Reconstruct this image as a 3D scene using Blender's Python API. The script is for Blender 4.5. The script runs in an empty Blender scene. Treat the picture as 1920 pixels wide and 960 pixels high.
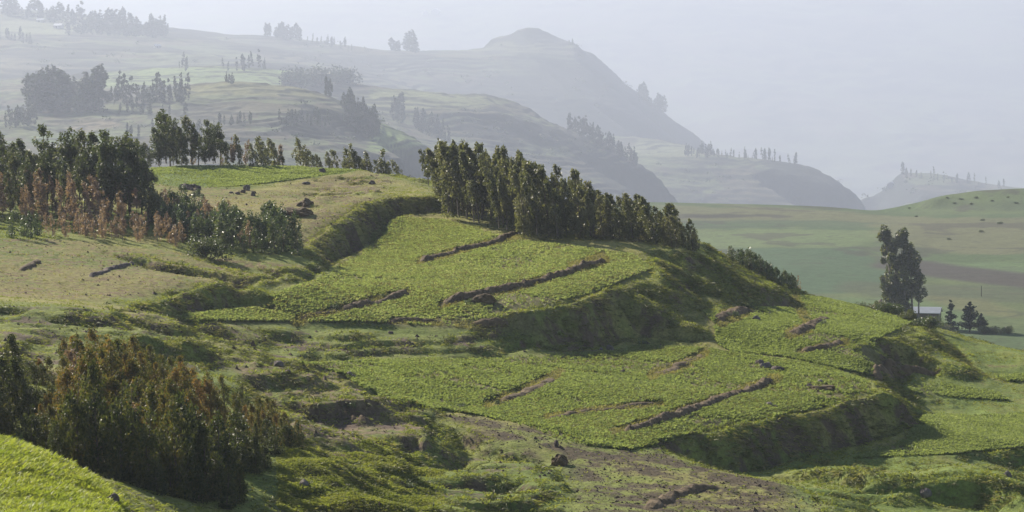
import bpy, math
import numpy as np
from mathutils import Vector, Matrix
from mathutils.geometry import delaunay_2d_cdt

SC = bpy.context.scene
COL = SC.collection
rng = np.random.default_rng(7)
FPX, UC, VH = 5444.0, 960.0, 200.0        # focal length in photo pixels, centre column, horizon row
R = math.radians

# ------------------------------------------------------------------ helpers
def tag(o, label=None, cat=None, group=None, kind=None):
    if label: o['label'] = label
    if cat: o['category'] = cat
    if group: o['group'] = group
    if kind: o['kind'] = kind
    return o

def link(o, parent=None):
    COL.objects.link(o)
    if parent: o.parent = parent
    return o

def mesh_np(name, V, F, mat=None, smooth=False, col=None):
    """V (n,3) array, F (m,k) array of equal sized faces -> mesh datablock"""
    V = np.ascontiguousarray(V, np.float32); F = np.ascontiguousarray(F, np.int32)
    me = bpy.data.meshes.new(name)
    m, k = F.shape
    me.vertices.add(len(V)); me.vertices.foreach_set('co', V.ravel())
    me.loops.add(m*k); me.loops.foreach_set('vertex_index', F.ravel())
    me.polygons.add(m)
    me.polygons.foreach_set('loop_start', np.arange(0, m*k, k, dtype=np.int32))
    me.update(calc_edges=True)
    me.polygons.foreach_set('use_smooth', np.full(m, smooth, dtype=bool))
    if col is not None:
        a = me.color_attributes.new('Col', 'FLOAT_COLOR', 'POINT')
        c = np.ones((len(V), 4), np.float32); c[:, :col.shape[1]] = col
        a.data.foreach_set('color', c.ravel())
    if mat: me.materials.append(mat)
    return me

def merge(parts):
    Vs, Fs, n = [], [], 0
    for V, F in parts:
        Vs.append(V); Fs.append(F+n); n += len(V)
    return np.concatenate(Vs), np.concatenate(Fs)

def tube(pts, rad, sides=6):
    pts = np.asarray(pts, float); n = len(pts)
    rad = np.broadcast_to(np.asarray(rad, float), (n,))
    d = np.gradient(pts, axis=0); d /= np.linalg.norm(d, axis=1, keepdims=True)+1e-9
    ref = np.where(np.abs(d[:, 2:3]) > .9, [[1., 0, 0]], [[0, 0, 1.]])
    a = np.cross(d, ref); a /= np.linalg.norm(a, axis=1, keepdims=True)+1e-9
    b = np.cross(d, a)
    th = np.arange(sides)*2*np.pi/sides
    V = pts[:, None]+rad[:, None, None]*(a[:, None]*np.cos(th)[None, :, None]+b[:, None]*np.sin(th)[None, :, None])
    V = V.reshape(-1, 3)
    i = np.arange(n-1)[:, None]*sides; j = np.arange(sides)[None]; j2 = (j+1) % sides
    F = np.stack([i+j, i+j2, i+sides+j2, i+sides+j], -1).reshape(-1, 4)
    return V, F

def _hash(ix, iy, seed):
    h = (ix.astype(np.int64)*374761393+iy.astype(np.int64)*668265263+seed*1442695041) & 0xffffffff
    h = ((h ^ (h >> 13))*1274126177) & 0xffffffff
    h = ((h ^ (h >> 16))*2246822519) & 0xffffffff
    return ((h ^ (h >> 15)) & 0xffffff)/float(0xffffff)

def vnoise(x, y, seed=0):
    x = np.asarray(x, float); y = np.asarray(y, float)
    ix = np.floor(x); iy = np.floor(y); fx = x-ix; fy = y-iy
    fx = fx*fx*(3-2*fx); fy = fy*fy*(3-2*fy)
    a = _hash(ix, iy, seed); b = _hash(ix+1, iy, seed); c = _hash(ix, iy+1, seed); d = _hash(ix+1, iy+1, seed)
    return (a*(1-fx)+b*fx)*(1-fy)+(c*(1-fx)+d*fx)*fy

def fbm(x, y, seed=0, octv=4, gain=.5):
    s = 0; amp = 1; tot = 0
    x = np.asarray(x, float); y = np.asarray(y, float)
    for o in range(octv):
        s = s+amp*vnoise(x, y, seed+o*17); tot += amp; amp *= gain
        x, y = x*1.97*.94-y*1.97*.342+3.1, x*1.97*.342+y*1.97*.94+1.7
    return s/tot-.5                       # about -.5 .. .5

def sstep(a, b, x):
    t = np.clip((x-a)/(b-a), 0, 1); return t*t*(3-2*t)

def P(u, v, D):                            # photo pixel + distance -> world point
    return ((u-UC)/FPX*D, D, -(v-VH)/FPX*D)

def project(X, Y, Z):
    return UC+FPX*X/Y, VH-FPX*Z/Y

def inpoly(u, v, poly):
    poly = np.asarray(poly, float); n = len(poly)
    res = np.zeros(u.shape, bool)
    bb = (u >= poly[:, 0].min()) & (u <= poly[:, 0].max()) & (v >= poly[:, 1].min()) & (v <= poly[:, 1].max())
    uu, vv = u[bb], v[bb]; r = np.zeros(uu.shape, bool)
    for i in range(n):
        x1, y1 = poly[i]; x2, y2 = poly[(i+1) % n]
        if y1 == y2: continue
        c = ((y1 > vv) != (y2 > vv)) & (uu < (x2-x1)*(vv-y1)/(y2-y1)+x1)
        r ^= c
    res[bb] = r
    return res

def distline(u, v, pts):
    """distance in pixels to a polyline, and the parameter along it"""
    pts = np.asarray(pts, float)
    best = np.full(u.shape, 1e9)
    for (x1, y1), (x2, y2) in zip(pts[:-1], pts[1:]):
        dx, dy = x2-x1, y2-y1
        t = np.clip(((u-x1)*dx+(v-y1)*dy)/(dx*dx+dy*dy+1e-9), 0, 1)
        best = np.minimum(best, np.hypot(u-x1-t*dx, v-y1-t*dy))
    return best

def cat_rom(pts, step):
    pts = np.asarray(pts, float)
    if len(pts) < 3:
        n = max(1, int(np.hypot(*(pts[-1, :2]-pts[0, :2]))/step))
        t = np.linspace(0, 1, n+1)[:, None]
        return pts[0]*(1-t)+pts[-1]*t
    p = np.vstack([2*pts[0]-pts[1], pts, 2*pts[-1]-pts[-2]])
    out = []
    for i in range(1, len(p)-2):
        n = max(1, int(np.hypot(*(p[i+1, :2]-p[i, :2]))/step))
        t = np.linspace(0, 1, n, endpoint=False)[:, None]
        a, b, c, d = p[i-1], p[i], p[i+1], p[i+2]
        cr = .5*((2*b)+(-a+c)*t+(2*a-5*b+4*c-d)*t**2+(-a+3*b-3*c+d)*t**3)
        out.append(.65*cr+.35*(b*(1-t)+c*t))
    out.append(p[-2][None])
    return np.vstack(out)

# ------------------------------------------------------------------ terrain from breaklines
def tin(lines, s, Y, step=16, jit=0.0, seed=1):
    """lines: lists of (u, v, D); returns heights on the grid (len(Y), len(s)) of a triangulation that keeps every line as an edge"""
    pts, edges = [], []
    for li, ln in enumerate(lines):
        a = np.array([(u, v, 1.0/D) for u, v, D in ln], float)
        a = cat_rom(a, step) if len(a) > 1 else a
        if jit and len(a) > 2:
            k = np.arange(len(a))*.55+li*31.7
            w = np.sin(np.linspace(0, np.pi, len(a)))**.5
            a[:, 0] += jit*2*(vnoise(k, k*0+li, seed)-.5)*w*2
            a[:, 2] *= 1+.006*jit/3*2*(vnoise(k, k*0+li, seed+5)-.5)*w
        n0 = len(pts)
        for u, v, i in a:
            pts.append(P(u, v, 1.0/i))
        edges += [(n0+j, n0+j+1) for j in range(len(a)-1)]
    ptsA = np.array(pts)
    res = delaunay_2d_cdt([Vector((p[0], p[1])) for p in pts], edges, [], 0, 1e-4)
    V2, _, F, orig = res[0], res[1], res[2], res[3]
    z = np.full(len(V2), np.nan)
    for i, o in enumerate(orig):
        if len(o): z[i] = ptsA[list(o), 2].mean()
    V2 = np.array([(p.x, p.y) for p in V2])
    for i in np.where(np.isnan(z))[0]:
        ok = ~np.isnan(z)
        d = np.hypot(V2[ok, 0]-V2[i, 0], V2[ok, 1]-V2[i, 1]); j = np.argsort(d)[:4]
        w = 1/(d[j]+1e-3); z[i] = (z[ok][j]*w).sum()/w.sum()
    Z = np.full((len(Y), len(s)), np.nan)
    for f in F:
        for tri in ([f[0], f[1], f[2]],) if len(f) == 3 else [[f[0], f[k], f[k+1]] for k in range(1, len(f)-1)]:
            (x1, y1), (x2, y2), (x3, y3) = V2[tri]
            z1, z2, z3 = z[tri]
            r0, r1 = np.searchsorted(Y, min(y1, y2, y3)-1e-6), np.searchsorted(Y, max(y1, y2, y3)+1e-6, 'right')
            ss = (x1/y1, x2/y2, x3/y3)
            c0, c1 = np.searchsorted(s, min(ss)-1e-9), np.searchsorted(s, max(ss)+1e-9, 'right')
            if r1 <= r0 or c1 <= c0: continue
            yy = Y[r0:r1, None]; xx = s[None, c0:c1]*yy
            det = (y2-y3)*(x1-x3)+(x3-x2)*(y1-y3)
            if abs(det) < 1e-9: continue
            a = ((y2-y3)*(xx-x3)+(x3-x2)*(yy-y3))/det
            b = ((y3-y1)*(xx-x3)+(x1-x3)*(yy-y3))/det
            c = 1-a-b
            m = (a > -1e-6) & (b > -1e-6) & (c > -1e-6)
            blk = Z[r0:r1, c0:c1]
            blk[m] = (a*z1+b*z2+c*z3)[m]
    # fill what lies outside the hull with the closest value along the row, then along the column
    for A in (Z, Z.T):
        for row in A:
            ok = np.where(~np.isnan(row))[0]
            if len(ok) and len(ok) < len(row):
                row[:] = np.interp(np.arange(len(row)), ok, row[ok])
    return Z

def blur(Z, sr, sc):
    for ax, sg in ((0, sr), (1, sc)):
        n = max(1, int(3*sg)); k = np.exp(-.5*(np.arange(-n, n+1)/sg)**2); k /= k.sum()
        pad = [(0, 0), (0, 0)]; pad[ax] = (n, n)
        Q = np.pad(Z, pad, mode='edge'); out = np.zeros_like(Z)
        for i, w in enumerate(k):
            sl = [slice(None)]*2; sl[ax] = slice(i, i+Z.shape[ax]); out += w*Q[tuple(sl)]
        Z = out
    return Z

class Sheet:
    """a height field over (column, distance)"""
    def __init__(self, u0, u1, du, d0, d1, nd):
        self.u = np.arange(u0, u1+du, du); self.s = (self.u-UC)/FPX
        self.Y = np.geomspace(d0, d1, nd)
        self.YY = np.repeat(self.Y[:, None], len(self.s), 1); self.XX = self.s[None]*self.YY
    def uv(self):
        return project(self.XX, self.YY, self.Z)
    def height(self, X, Y):
        X = np.asarray(X, float); Y = np.asarray(Y, float)
        c = np.clip((X/Y-self.s[0])/(self.s[1]-self.s[0]), 0, len(self.s)-1.001)
        r = np.clip(np.log(Y/self.Y[0])/math.log(self.Y[1]/self.Y[0]), 0, len(self.Y)-1.001)
        c0 = c.astype(int); r0 = r.astype(int); fc = c-c0; fr = r-r0; Z = self.Z
        return (Z[r0, c0]*(1-fc)+Z[r0, c0+1]*fc)*(1-fr)+(Z[r0+1, c0]*(1-fc)+Z[r0+1, c0+1]*fc)*fr
    def hit(self, u, v, dmin=0):
        """the first visible point of the sheet at a photo pixel (columns are planes through the eye)"""
        c = min(max(int(round((u-self.u[0])/(self.u[1]-self.u[0]))), 0), len(self.s)-1)
        vv = VH-FPX*self.Z[:, c]/self.Y
        k = np.where((vv <= v) & (self.Y >= dmin))[0]
        D = self.Y[k[0]] if len(k) else self.Y[-1]
        if len(k) and k[0] > 0 and vv[k[0]-1] > v:
            i = k[0]; t = (vv[i-1]-v)/(vv[i-1]-vv[i]+1e-9); D = self.Y[i-1]*(1-t)+self.Y[i]*t
        X = (u-UC)/FPX*D
        return Vector((X, D, float(self.height(X, D))))
    def at(self, u, D):
        X = (u-UC)/FPX*D
        return Vector((X, D, float(self.height(X, D))))
    def slope(self):
        gy = np.gradient(self.Z, axis=0)/np.gradient(self.YY, axis=0)
        gx = np.gradient(self.Z, axis=1)/np.gradient(self.XX, axis=1)
        return gx, gy
    def build(self, name, mat, col):
        nr, nc = self.Z.shape
        V = np.stack([self.XX, self.YY, self.Z], -1).reshape(-1, 3)
        i = np.arange(nr-1)[:, None]*nc; j = np.arange(nc-1)[None]
        F = np.stack([i+j, i+j+1, i+nc+j+1, i+nc+j], -1).reshape(-1, 4)
        me = mesh_np(name, V, F, mat, True, col.reshape(-1, 3))
        o = link(bpy.data.objects.new(name, me))
        return tag(o, kind='structure')
# ------------------------------------------------------------------ the terraced hill: every edge seen in the photo as (u, v, distance)
def hz(u, z, D): return (u, VH-FPX*z/D, D)

HILL = [
 # crest along the skyline, then down the nose to the plain
 [(-300,345,310),(0,335,318),(150,322,328),(280,310,336),(420,308,341),(560,311,343),(700,316,341),(760,319,337),(800,332,332),(850,352,325),
  (900,372,316),(1000,402,302),(1100,418,294),(1200,430,289),(1290,442,286),(1320,453,285),(1345,476,283),(1395,516,281),(1430,536,281),(1490,549,286),
  (1560,559,292),(1640,580,292),(1720,602,285),(1748,618,280),(1790,660,275),(1850,717,262),(1925,722,260),(2250,720,260)],
 [hz(-300,-14,352),hz(300,-13,368),hz(700,-13,372),hz(900,-18,345),hz(1100,-20,325),hz(1300,-22,312),hz(1400,-26,306),hz(1500,-29,318),hz(1640,-31,325),hz(1740,-34,318)],
 [hz(-300,-52,430),hz(700,-52,430),hz(1200,-52,425),hz(1500,-52,425),hz(2250,-52,430)],
 # outskirts at the right edge
 [(1795,652,345),(1860,661,342),(1925,667,338),(2250,690,330)],
 [(1800,662,340),(1860,674,337),(1925,680,334),(2250,700,326)],
 [(1820,684,318),(1870,690,315),(1925,692,313),(2250,705,305)],
 [(1830,694,313),(1870,702,310),(1925,703,309),(2250,716,302)],
 # left brown field, grove ground
 [(-300,440,250),(0,440,246),(150,440,250),(330,458,250),(450,470,250)],
 [(-300,395,270),(0,398,268),(150,398,272),(290,390,284),(420,385,290),(560,375,300),(640,358,312),(740,345,318)],
 [(-300,370,288),(0,365,292),(150,360,300),(280,352,310),(420,352,312),(560,345,318),(680,338,326)],
 # lip and toe of the bank between the brown field and the green one
 [(240,556,206),(300,560,211),(350,546,218),(420,532,226),(480,515,233),(560,497,243),(598,499,247),(588,482,252),(610,450,262),(660,415,274),
  (700,386,286),(740,369,295),(800,359,303),(832,367,304)],
 [(250,578,204.5),(290,583,209.5),(400,583,222),(455,577,229),(520,548,238),(598,517,246),(636,494,265),(676,474,275),(694,440,282.3),(738,406,293),(790,405,300),(835,410,300)],
 [(560,478,250),(585,455,260),(630,415,272),(680,375,288),(750,352,305)],
 # green field: its bottom edge and the ledges of the track under it
 [(340,606,212),(500,608,219),(700,612,224),(900,617,227.5),(1050,632,231.5),(1150,644,237.5)],
 [(345,618,210.8),(500,622,217.8),(700,628,222.8),(900,633,226.3),(1050,645,230.5),(1150,651,236.6)],
 [(345,634,207),(500,637,214),(700,640,219),(900,643,224.6)],
 [(350,643,206.2),(500,646,213.2),(700,648,218.2),(900,650,224)],
 [(420,656,205),(560,658,210),(700,659,215),(900,657,223),(1050,654,229.6),(1160,653,236.3)],
 [(430,670,203.8),(560,674,208.8),(700,674,213.8),(900,671,222),(1050,666,228.6),(1160,658,235.8)],
 # front of the leaning grove, right edge of the green field
 [(835,410,297),(930,440,277),(1080,460,269),(1150,447,267)],
 [(1150,447,267),(1185,466,263),(1220,490,258),(1255,512,252)],
 # first spur: lip, nose, toe
 [(985,580,230.5),(1040,570,233.5),(1110,553,239),(1175,525,246.5),(1215,502,252.5),(1245,508,252)],
 [(1245,508,252),(1275,545,249),(1305,585,246),(1325,615,243),(1337,642,240)],
 [(990,592,229),(1060,614,233.4),(1130,634,237.3),(1200,645,240.5),(1337,651,239.3)],
 [(1180,545,245),(1240,570,243),(1290,610,241)],
 # second spur
 [(1150,446,268),(1200,451,266),(1260,456,266),(1312,468,267),(1352,491,268),(1395,521,270)],
 [(1195,468,265),(1245,497,262.5),(1300,508,262.5),(1360,517,265),(1398,530,268)],
 [(1268,543,257.5),(1300,562,257),(1370,561,259),(1420,549,266),(1480,553,274)],
 # terrace C and third spur
 [(1325,590,252),(1400,585,258),(1480,585,268),(1580,580,281)],
 [(1345,648,240),(1420,655,238),(1480,668,235),(1560,655,241),(1635,642,247)],
 [(1635,641,247.5),(1680,622,258),(1722,604,272)],
 [(1728,608,272),(1762,640,265),(1802,685,257),(1850,722,251)],
 [(1648,666,246.5),(1690,694,254),(1760,711,250),(1848,728,250)],
 [(1700,640,257),(1760,680,251)],
 # field B
 [(562,684,206),(610,700,200),(720,750,193),(800,765,192),(900,782,190),(990,802,186),(1060,832,181),(1180,845,183),(1258,823,188.5)],
 [(1258,823,188.5),(1350,805,195),(1450,785,202),(1560,764,209.5),(1635,738,216),(1630,715,222),(1560,692,230),(1480,675,235)],
 [(1000,720,207),(1150,715,212),(1300,735,212.5),(1450,705,226)],
 [(1345,655,239),(1340,670,234)],
 # bank under field B, gully toe
 [(1640,738,216),(1685,748,218.5),(1712,784,219)],
 [(1262,862,187),(1330,897,191),(1420,897,195),(1520,862,203),(1620,845,210),(1700,815,215),(1724,796,218)],
 # strip C2 and field D
 [(1642,712,227),(1682,718,246),(1760,716,248),(1855,730,249),(1925,738,249),(2250,738,249)],
 [(1690,737,238),(1800,748,241),(1880,755,242),(1925,757,242),(2250,757,242)],
 [(1700,766,236),(1800,771,238.5),(1925,772,240),(2250,772,240)],
 [(1725,788,227),(1925,781,236),(2250,781,237)],
 [(1600,861,205),(1700,858,207),(1790,853,209),(1925,843,215),(2250,843,216)],
 # ploughed field E
 [(830,790,184.5),(950,830,177),(1048,850,177),(1250,862,181),(1282,867,181.5),(1400,893,177),(1490,910,173),(1556,952,164),(1580,1000,155)],
 [(1048,850,177),(1040,880,172),(1062,905,165),(1070,960,151),(1080,1100,125)],
 [(1300,960,155),(1300,910,167)],
 # mounds at the lower right
 [(1505,876,191),(1600,869,187),(1700,861,185),(1800,857,185),(1862,880,183),(1905,912,181),(1930,960,172),(1940,1100,150)],
 [(1500,908,190.3),(1570,916,187.8),(1640,940,183.5),(1700,965,181.8),(1780,978,181.2),(1860,975,180.6),(1905,965,180)],
 [(1640,905,184),(1720,885,183.6),(1800,900,183),(1850,930,182)],
 [(1560,950,169),(1585,938,171),(1650,916,174.5),(1720,919,174),(1775,950,172),(1790,1100,150)],
 [(1590,1000,160),(1680,980,166),(1760,1000,166)],
 [hz(1560,-25.2,182),hz(1620,-25.6,179.5),hz(1700,-25.8,178),hz(1790,-26,177)],
 [(1835,872,210),(1925,888,213),(2250,888,214)],
 [(1925,925,195),(2250,925,195)],
 [(1940,965,180),(2250,1000,176)],
 # eroded mound in the middle
 [(420,676,188),(560,700,187),(640,704,190),(690,740,187)],
 [(640,704,190),(628,730,181),(560,760,173),(520,800,164)],
 [(690,741,186.5),(790,768,181),(806,785,178),(800,805,174),(772,838,169),(764,864,165)],
 [(812,776,182.5),(842,795,183),(886,852,178),(884,884,173),(785,889,165.3)],
 [(700,790,174),(680,850,161)],
 [(764,864,165),(680,874,156)],
 [(780,906,158.5),(860,894,161),(936,884,164)],
 [(795,936,157.5),(900,940,160),(942,906,163)],
 [(560,836,156),(640,859,151),(700,900,146),(802,956,140),(840,1100,122)],
 [(650,862,153),(725,868,157),(800,905,155),(830,945,151)],
 [(1000,960,150),(1005,915,160),(985,880,168),(960,860,171)],
 [(1020,960,148),(1045,925,157),(1052,895,166.5)],
 # left: steps and the grassy mound
 [(-300,545,198),(0,563,193),(90,573,191),(190,579,192),(240,575,200)],
 [(-300,552,196.8),(0,570,191.8),(90,581,189.6),(190,585,190.8)],
 [(-300,640,168),(0,640,169),(200,603,186),(330,600,203)],
 [(-300,700,155),(0,720,151),(200,690,163),(238,632,178)],
 [(238,632,178),(330,640,183),(400,664,185.5),(404,682,183)],
 [(258,662,176),(350,691,180.5),(404,706,184)],
 [(0,770,140),(200,742,152),(420,760,165),(550,800,160)],
 [(0,850,128),(130,860,131),(270,890,134),(400,930,133),(480,960,131),(500,1100,112)],
 # bright grass bank nearest the camera
 [(-300,745,124),(0,826,118),(100,860,115.5),(190,914,111.5),(215,940,109.3),(236,968,106.5),(330,1100,98)],
 [(-300,790,128),(20,850,124),(120,880,121),(215,945,115.6),(260,985,112),(300,1010,110)],
 [(-300,960,99),(0,960,100),(150,960,103)],
 [(-300,1150,86),(300,1150,88),(1000,1150,112),(1500,1150,128),(2250,1150,142)],
]

def clampz(lo, hi, x): return np.minimum(np.maximum(x, lo), hi)

hill = Sheet(-290, 2210, 3, 86, 415, 1020)
Z0 = tin(HILL, hill.s, hill.Y, step=14, jit=3.2)
hill.Z = Z0
Yw = np.clip(hill.YY+1.5*fbm(hill.XX*.21, hill.YY*.21, 191, 2)+.95*fbm(hill.XX*.62, hill.YY*.62, 192, 3), 86.5, 414)      # ragged, slumped edges
Z0 = hill.height(np.clip(hill.XX/hill.YY+(1.5*fbm(hill.XX*.21, hill.YY*.21, 193, 2)+.95*fbm(hill.XX*.62, hill.YY*.62, 194, 3))/hill.YY, hill.s[0], hill.s[-1])*Yw, Yw)
Za = blur(Z0, .9, 3.0); Zb = blur(Z0, 6.0, 14.0)
hill.Z = Za
gx, gy = hill.slope(); sl0 = np.hypot(gx, gy)
w = sstep(.30, .55, blur(np.maximum(sl0, 0), 3, 6))
Zc = blur(Z0, 3.2, 9.0)
hill.Z = Zb*(1-w)+(.45*Za+.55*np.minimum(Za, Zc+.05))*w            # lips worn round, toes kept sharp
U, V_ = hill.uv(); XX, YY = hill.XX, hill.YY
wob = 9*fbm(XX*.35, YY*.35, 3, 3); wob2 = 5*fbm(XX*.35, YY*.35, 9, 3)
PU, PV = U+wob, V_+wob2

CROPS = {
 'A': [(742,409),(832,414),(935,443),(1130,470),(1185,478),(1222,505),(1175,524),(1110,551),(1040,567),(985,582),(1000,600),(1075,622),(1150,641),(1050,629),(900,614),(700,606),(560,604),(340,603),(300,590),(400,585),(465,580),(530,549),(608,520),(645,497),(680,480),(698,440)],
 'B': [(560,682),(900,672),(1160,660),(1200,650),(1330,655),(1360,662),(1480,676),(1560,694),(1625,716),(1632,736),(1560,762),(1450,783),(1350,803),(1250,830),(1180,845),(1060,830),(990,800),(900,780),(800,765),(730,752),(690,735),(640,702)],
 'C': [(1340,607),(1312,578),(1400,568),(1480,556),(1560,562),(1640,585),(1712,604),(1678,620),(1638,640),(1652,680),(1690,700),(1640,706),(1560,690),(1480,671),(1370,660),(1345,645)],
 'S': [(1690,720),(1760,719),(1870,738),(1890,752),(1800,747),(1700,735)],
 'D': [(1722,792),(1735,780),(1930,776),(2100,778),(2100,838),(1920,840),(1790,852),(1600,860),(1700,825)],
 'T': [(284,312),(560,312),(690,318),(600,330),(500,344),(410,352),(330,352),(286,346)],
 'R': [(1865,706),(1930,702),(2100,704),(2100,716),(1930,717),(1880,716)],
}
STRIPS = [([(785,492),(880,466),(975,440)],9),([(825,572),(1000,533),(1140,490)],9),([(555,600),(620,583),(690,567),(768,548)],9),
 ([(915,757),(980,732),(1046,703)],13),([(1020,786),(1130,768),(1245,757)],8),([(1150,815),(1240,785),(1300,765),(1455,712)],11),
 ([(1220,705),(1270,685),(1325,662)],11),([(1480,628),(1520,612),(1500,585),(1490,565)],13),([(1355,600),(1395,585)],18),([(1500,660),(1585,642)],7),
 ([(860,605),(935,612),(960,600)],8),([(730,600),(830,603)],5),([(680,760),(760,775)],12),([(1070,505),(1130,482)],10)]
DRY = [[(-300,448),(0,448),(150,448),(330,470),(450,490),(560,492),(600,500),(420,528),(300,545),(240,558),(100,560),(-300,540)],
 [(288,346),(420,354),(520,356),(660,368),(735,372),(690,384),(640,420),(590,470),(560,470),(450,440),(400,400),(290,392)],
 [(600,330),(690,322),(735,330),(720,352),(660,366),(560,356),(520,350)],
 [(440,674),(560,698),(640,702),(690,742),(790,768),(800,800),(770,840),(764,866),(680,876),(600,850),(550,800),(500,760),(460,720)],
 [(1150,438),(1330,450),(1310,462),(1160,452)], [(1380,520),(1480,548),(1420,556),(1380,560)],
 [(1810,676),(2200,690),(2200,702),(1825,693)]]
PLOUGH = [[(815,776),(900,785),(990,803),(1060,834),(1250,838),(1262,862),(1282,868),(1400,895),(1490,912),(1556,955),(1600,1100),(1090,1100),(1072,960),(1064,905),(1044,880),(1046,850),(950,832),(885,800),(840,790)],
 [(880,805),(1000,850),(1040,890),(1000,880),(930,850),(890,840)]]
mask = {}
mask['crop'] = np.zeros_like(U)
for k, p in CROPS.items():
    if k != 'T': mask['crop'][inpoly(PU, PV, p)] = 1
mask['strip'] = np.zeros_like(U)
for pts, wd in STRIPS:
    bb = (V_ > min(p[1] for p in pts)-30) & (V_ < max(p[1] for p in pts)+30) & (U > min(p[0] for p in pts)-30) & (U < max(p[0] for p in pts)+30)
    d = np.full(U.shape, 1e9); d[bb] = distline(PU[bb], PV[bb], pts)
    mask['strip'] = np.maximum(mask['strip'], 1-sstep(wd*.6, wd*1.1, d))
mask['dry'] = np.zeros_like(U); mask['plough'] = np.zeros_like(U)
for p in DRY: mask['dry'][inpoly(PU, PV, p)] = 1
for p in PLOUGH: mask['plough'][inpoly(PU, PV, p)] = 1
for k in ('crop', 'dry', 'plough'): mask[k] = blur(mask[k], 1.0, 2.5)
mask['crop'] *= 1-mask['strip']
rough = blur(np.maximum.reduce([inpoly(PU, PV, [(330,606),(1150,644),(1150,656),(430,672)])*1.0,
     inpoly(PU, PV, [(-300,565),(260,580),(400,600),(430,690),(300,700),(-300,720)])*.9,
     inpoly(PU, PV, [(430,672),(640,690),(700,745),(800,770),(770,870),(660,860),(540,800)])*1.0,
     inpoly(PU, PV, [(540,830),(660,840),(1000,860),(1070,960),(1000,1100),(500,1100)])*.8,
     inpoly(PU, PV, [(560,340),(740,322),(720,360),(560,400)])*.8]), 2, 5)
# relief: soft undulation, hummocks on pasture, gullies and clods on banks and bare ground
hill.Z = hill.Z+.45*fbm(XX*.06, YY*.06, 21, 3)*(1-.5*mask['crop'])+.42*fbm(XX*.33, YY*.2, 24, 3)*(1-mask['crop'])*(1-.7*mask['dry'])*(1-.8*mask['plough'])*(YY > 128)
bank = sstep(.33, .7, blur(sl0, 2, 4))
rid = 1-np.abs(2*fbm(XX*.42, YY*.42, 31, 4))*2
hill.Z += bank*((.8*fbm(XX*.45, YY*.3, 41, 4)+.30*(rid-.6))*(1-.6*((U > 1480) & (V_ > 850))))
rid2 = 1-np.abs(2*fbm(XX*.18, YY*.28, 53, 4))*2
hill.Z += rough*(.75*fbm(XX*.13, YY*.30, 61, 4)+.42*(rid2-.6))
hill.Z += .09*fbm(XX*1.6, YY*1.6, 71, 3)*(1-.6*mask['crop'])+.10*mask['dry']*fbm(XX*2.6, YY*2.2, 77, 2)+.16*mask['plough']*fbm(XX*2.4, YY*2.2, 83, 3)
# narrow trodden ledges along the slopes
tw = (1-mask['crop'])*(1-.85*mask['dry'])*(1-mask['plough'])*(YY > 130)*(.25+.55*rough-.2*bank)
tw = blur(np.maximum(tw, .8*rough), 2, 5)
rough2 = blur(np.maximum.reduce([inpoly(PU, PV, [(430,672),(640,690),(700,745),(800,770),(840,800),(790,880),(660,860),(540,800)])*.8,
     inpoly(PU, PV, [(540,830),(660,840),(800,890),(1000,860),(1060,900),(1070,960),(1000,1100),(500,1100)])*1.0,
     inpoly(PU, PV, [(1490,870),(1840,855),(2000,890),(2100,1100),(1560,1100),(1540,940)])*.9,
     inpoly(PU, PV, [(-300,575),(240,590),(400,612),(410,700),(250,720),(-300,740)])*.55]), 3, 8)
hill.Z += rough2*(1.25*fbm(XX*.19, YY*.13, 171, 2)+.5*(1-np.abs(2*fbm(XX*.16, YY*.22, 173, 3))*2.4-.5))
zz = hill.Z+2.2*fbm(XX*.10, YY*.08, 175, 3); tt_ = zz/1.5-np.floor(zz/1.5)
hill.Z += rough2*1.5*.55*np.clip(.4+3*fbm(XX*.08, YY*.08, 177, 2), 0, 1)*(sstep(.72, .98, tt_)-tt_)
for hh_, sd in ((.95, 1), (.5, 2)):
    zz = hill.Z+1.5*hh_*fbm(XX*.07, YY*.07, 90+sd, 3)*2; tt_ = zz/hh_-np.floor(zz/hh_)
    hill.Z += tw*hh_*.62*np.clip(.5+2.5*fbm(XX*.1, YY*.1, 95+sd, 2), 0, 1.2)*(sstep(.62, .97, tt_)-tt_)
gx, gy = hill.slope(); sl = np.hypot(gx, gy)
U, V_ = hill.uv()
ON = (sl > .0)

def mixc(c, new, m):
    return c*(1-m[..., None])+np.asarray(new)[None, None]*m[..., None]
n1 = fbm(XX*.09, YY*.09, 101, 4); n2 = fbm(XX*.5, YY*.5, 111, 4); n3 = fbm(XX*2.2, YY*2.2, 121, 3)
C = np.empty(U.shape+(3,)); C[:] = (.17, .195, .045)                          # pasture
C = mixc(C, (.235, .22, .07), sstep(-.08, .22, n1+.5*n2))                       # drier pasture
C = mixc(C, (.11, .15, .03), sstep(.02, .2, -n1+.6*n2)*.7)
C = mixc(C, (.205, .185, .062), mask['dry']*sstep(-.26, .14, n2+.7*n3+.5*n1))
C = mixc(C, (.15, .105, .06), mask['dry']*sstep(.02, .22, n3-.6*n2)*.85)
C = mixc(C, (.078, .060, .036), mask['plough']*sstep(-.18, .10, n2+.7*n3+.04))
C = mixc(C, (.15, .135, .06), mask['crop']*.9)
C = mixc(C, (.17, .15, .055), mask['strip']*.9)
bank2 = sstep(.58, 1.0, sl+.6*n2+.12*(U < 1000))
C = mixc(C, (.185, .145, .085), blur(inpoly(PU, PV, [(440,674),(560,698),(640,702),(690,742),(790,768),(800,800),(770,840),(764,866),(680,876),(600,850),(550,800),(500,760),(460,720)])*1.0, 1, 3)*sstep(-.25, .05, n2+.5*n3))
lowr = blur((((V_ > 850) & (U > 1480)) | ((V_ > 640) & (U > 1745)))*1.0+((V_ > 865) & (U > 640) & (U < 1080))*.7, 2, 6)
C = mixc(C, (.135, .185, .04), np.clip(lowr, 0, 1)*sstep(-.25, .05, n2+.4*n3)*.85)
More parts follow.
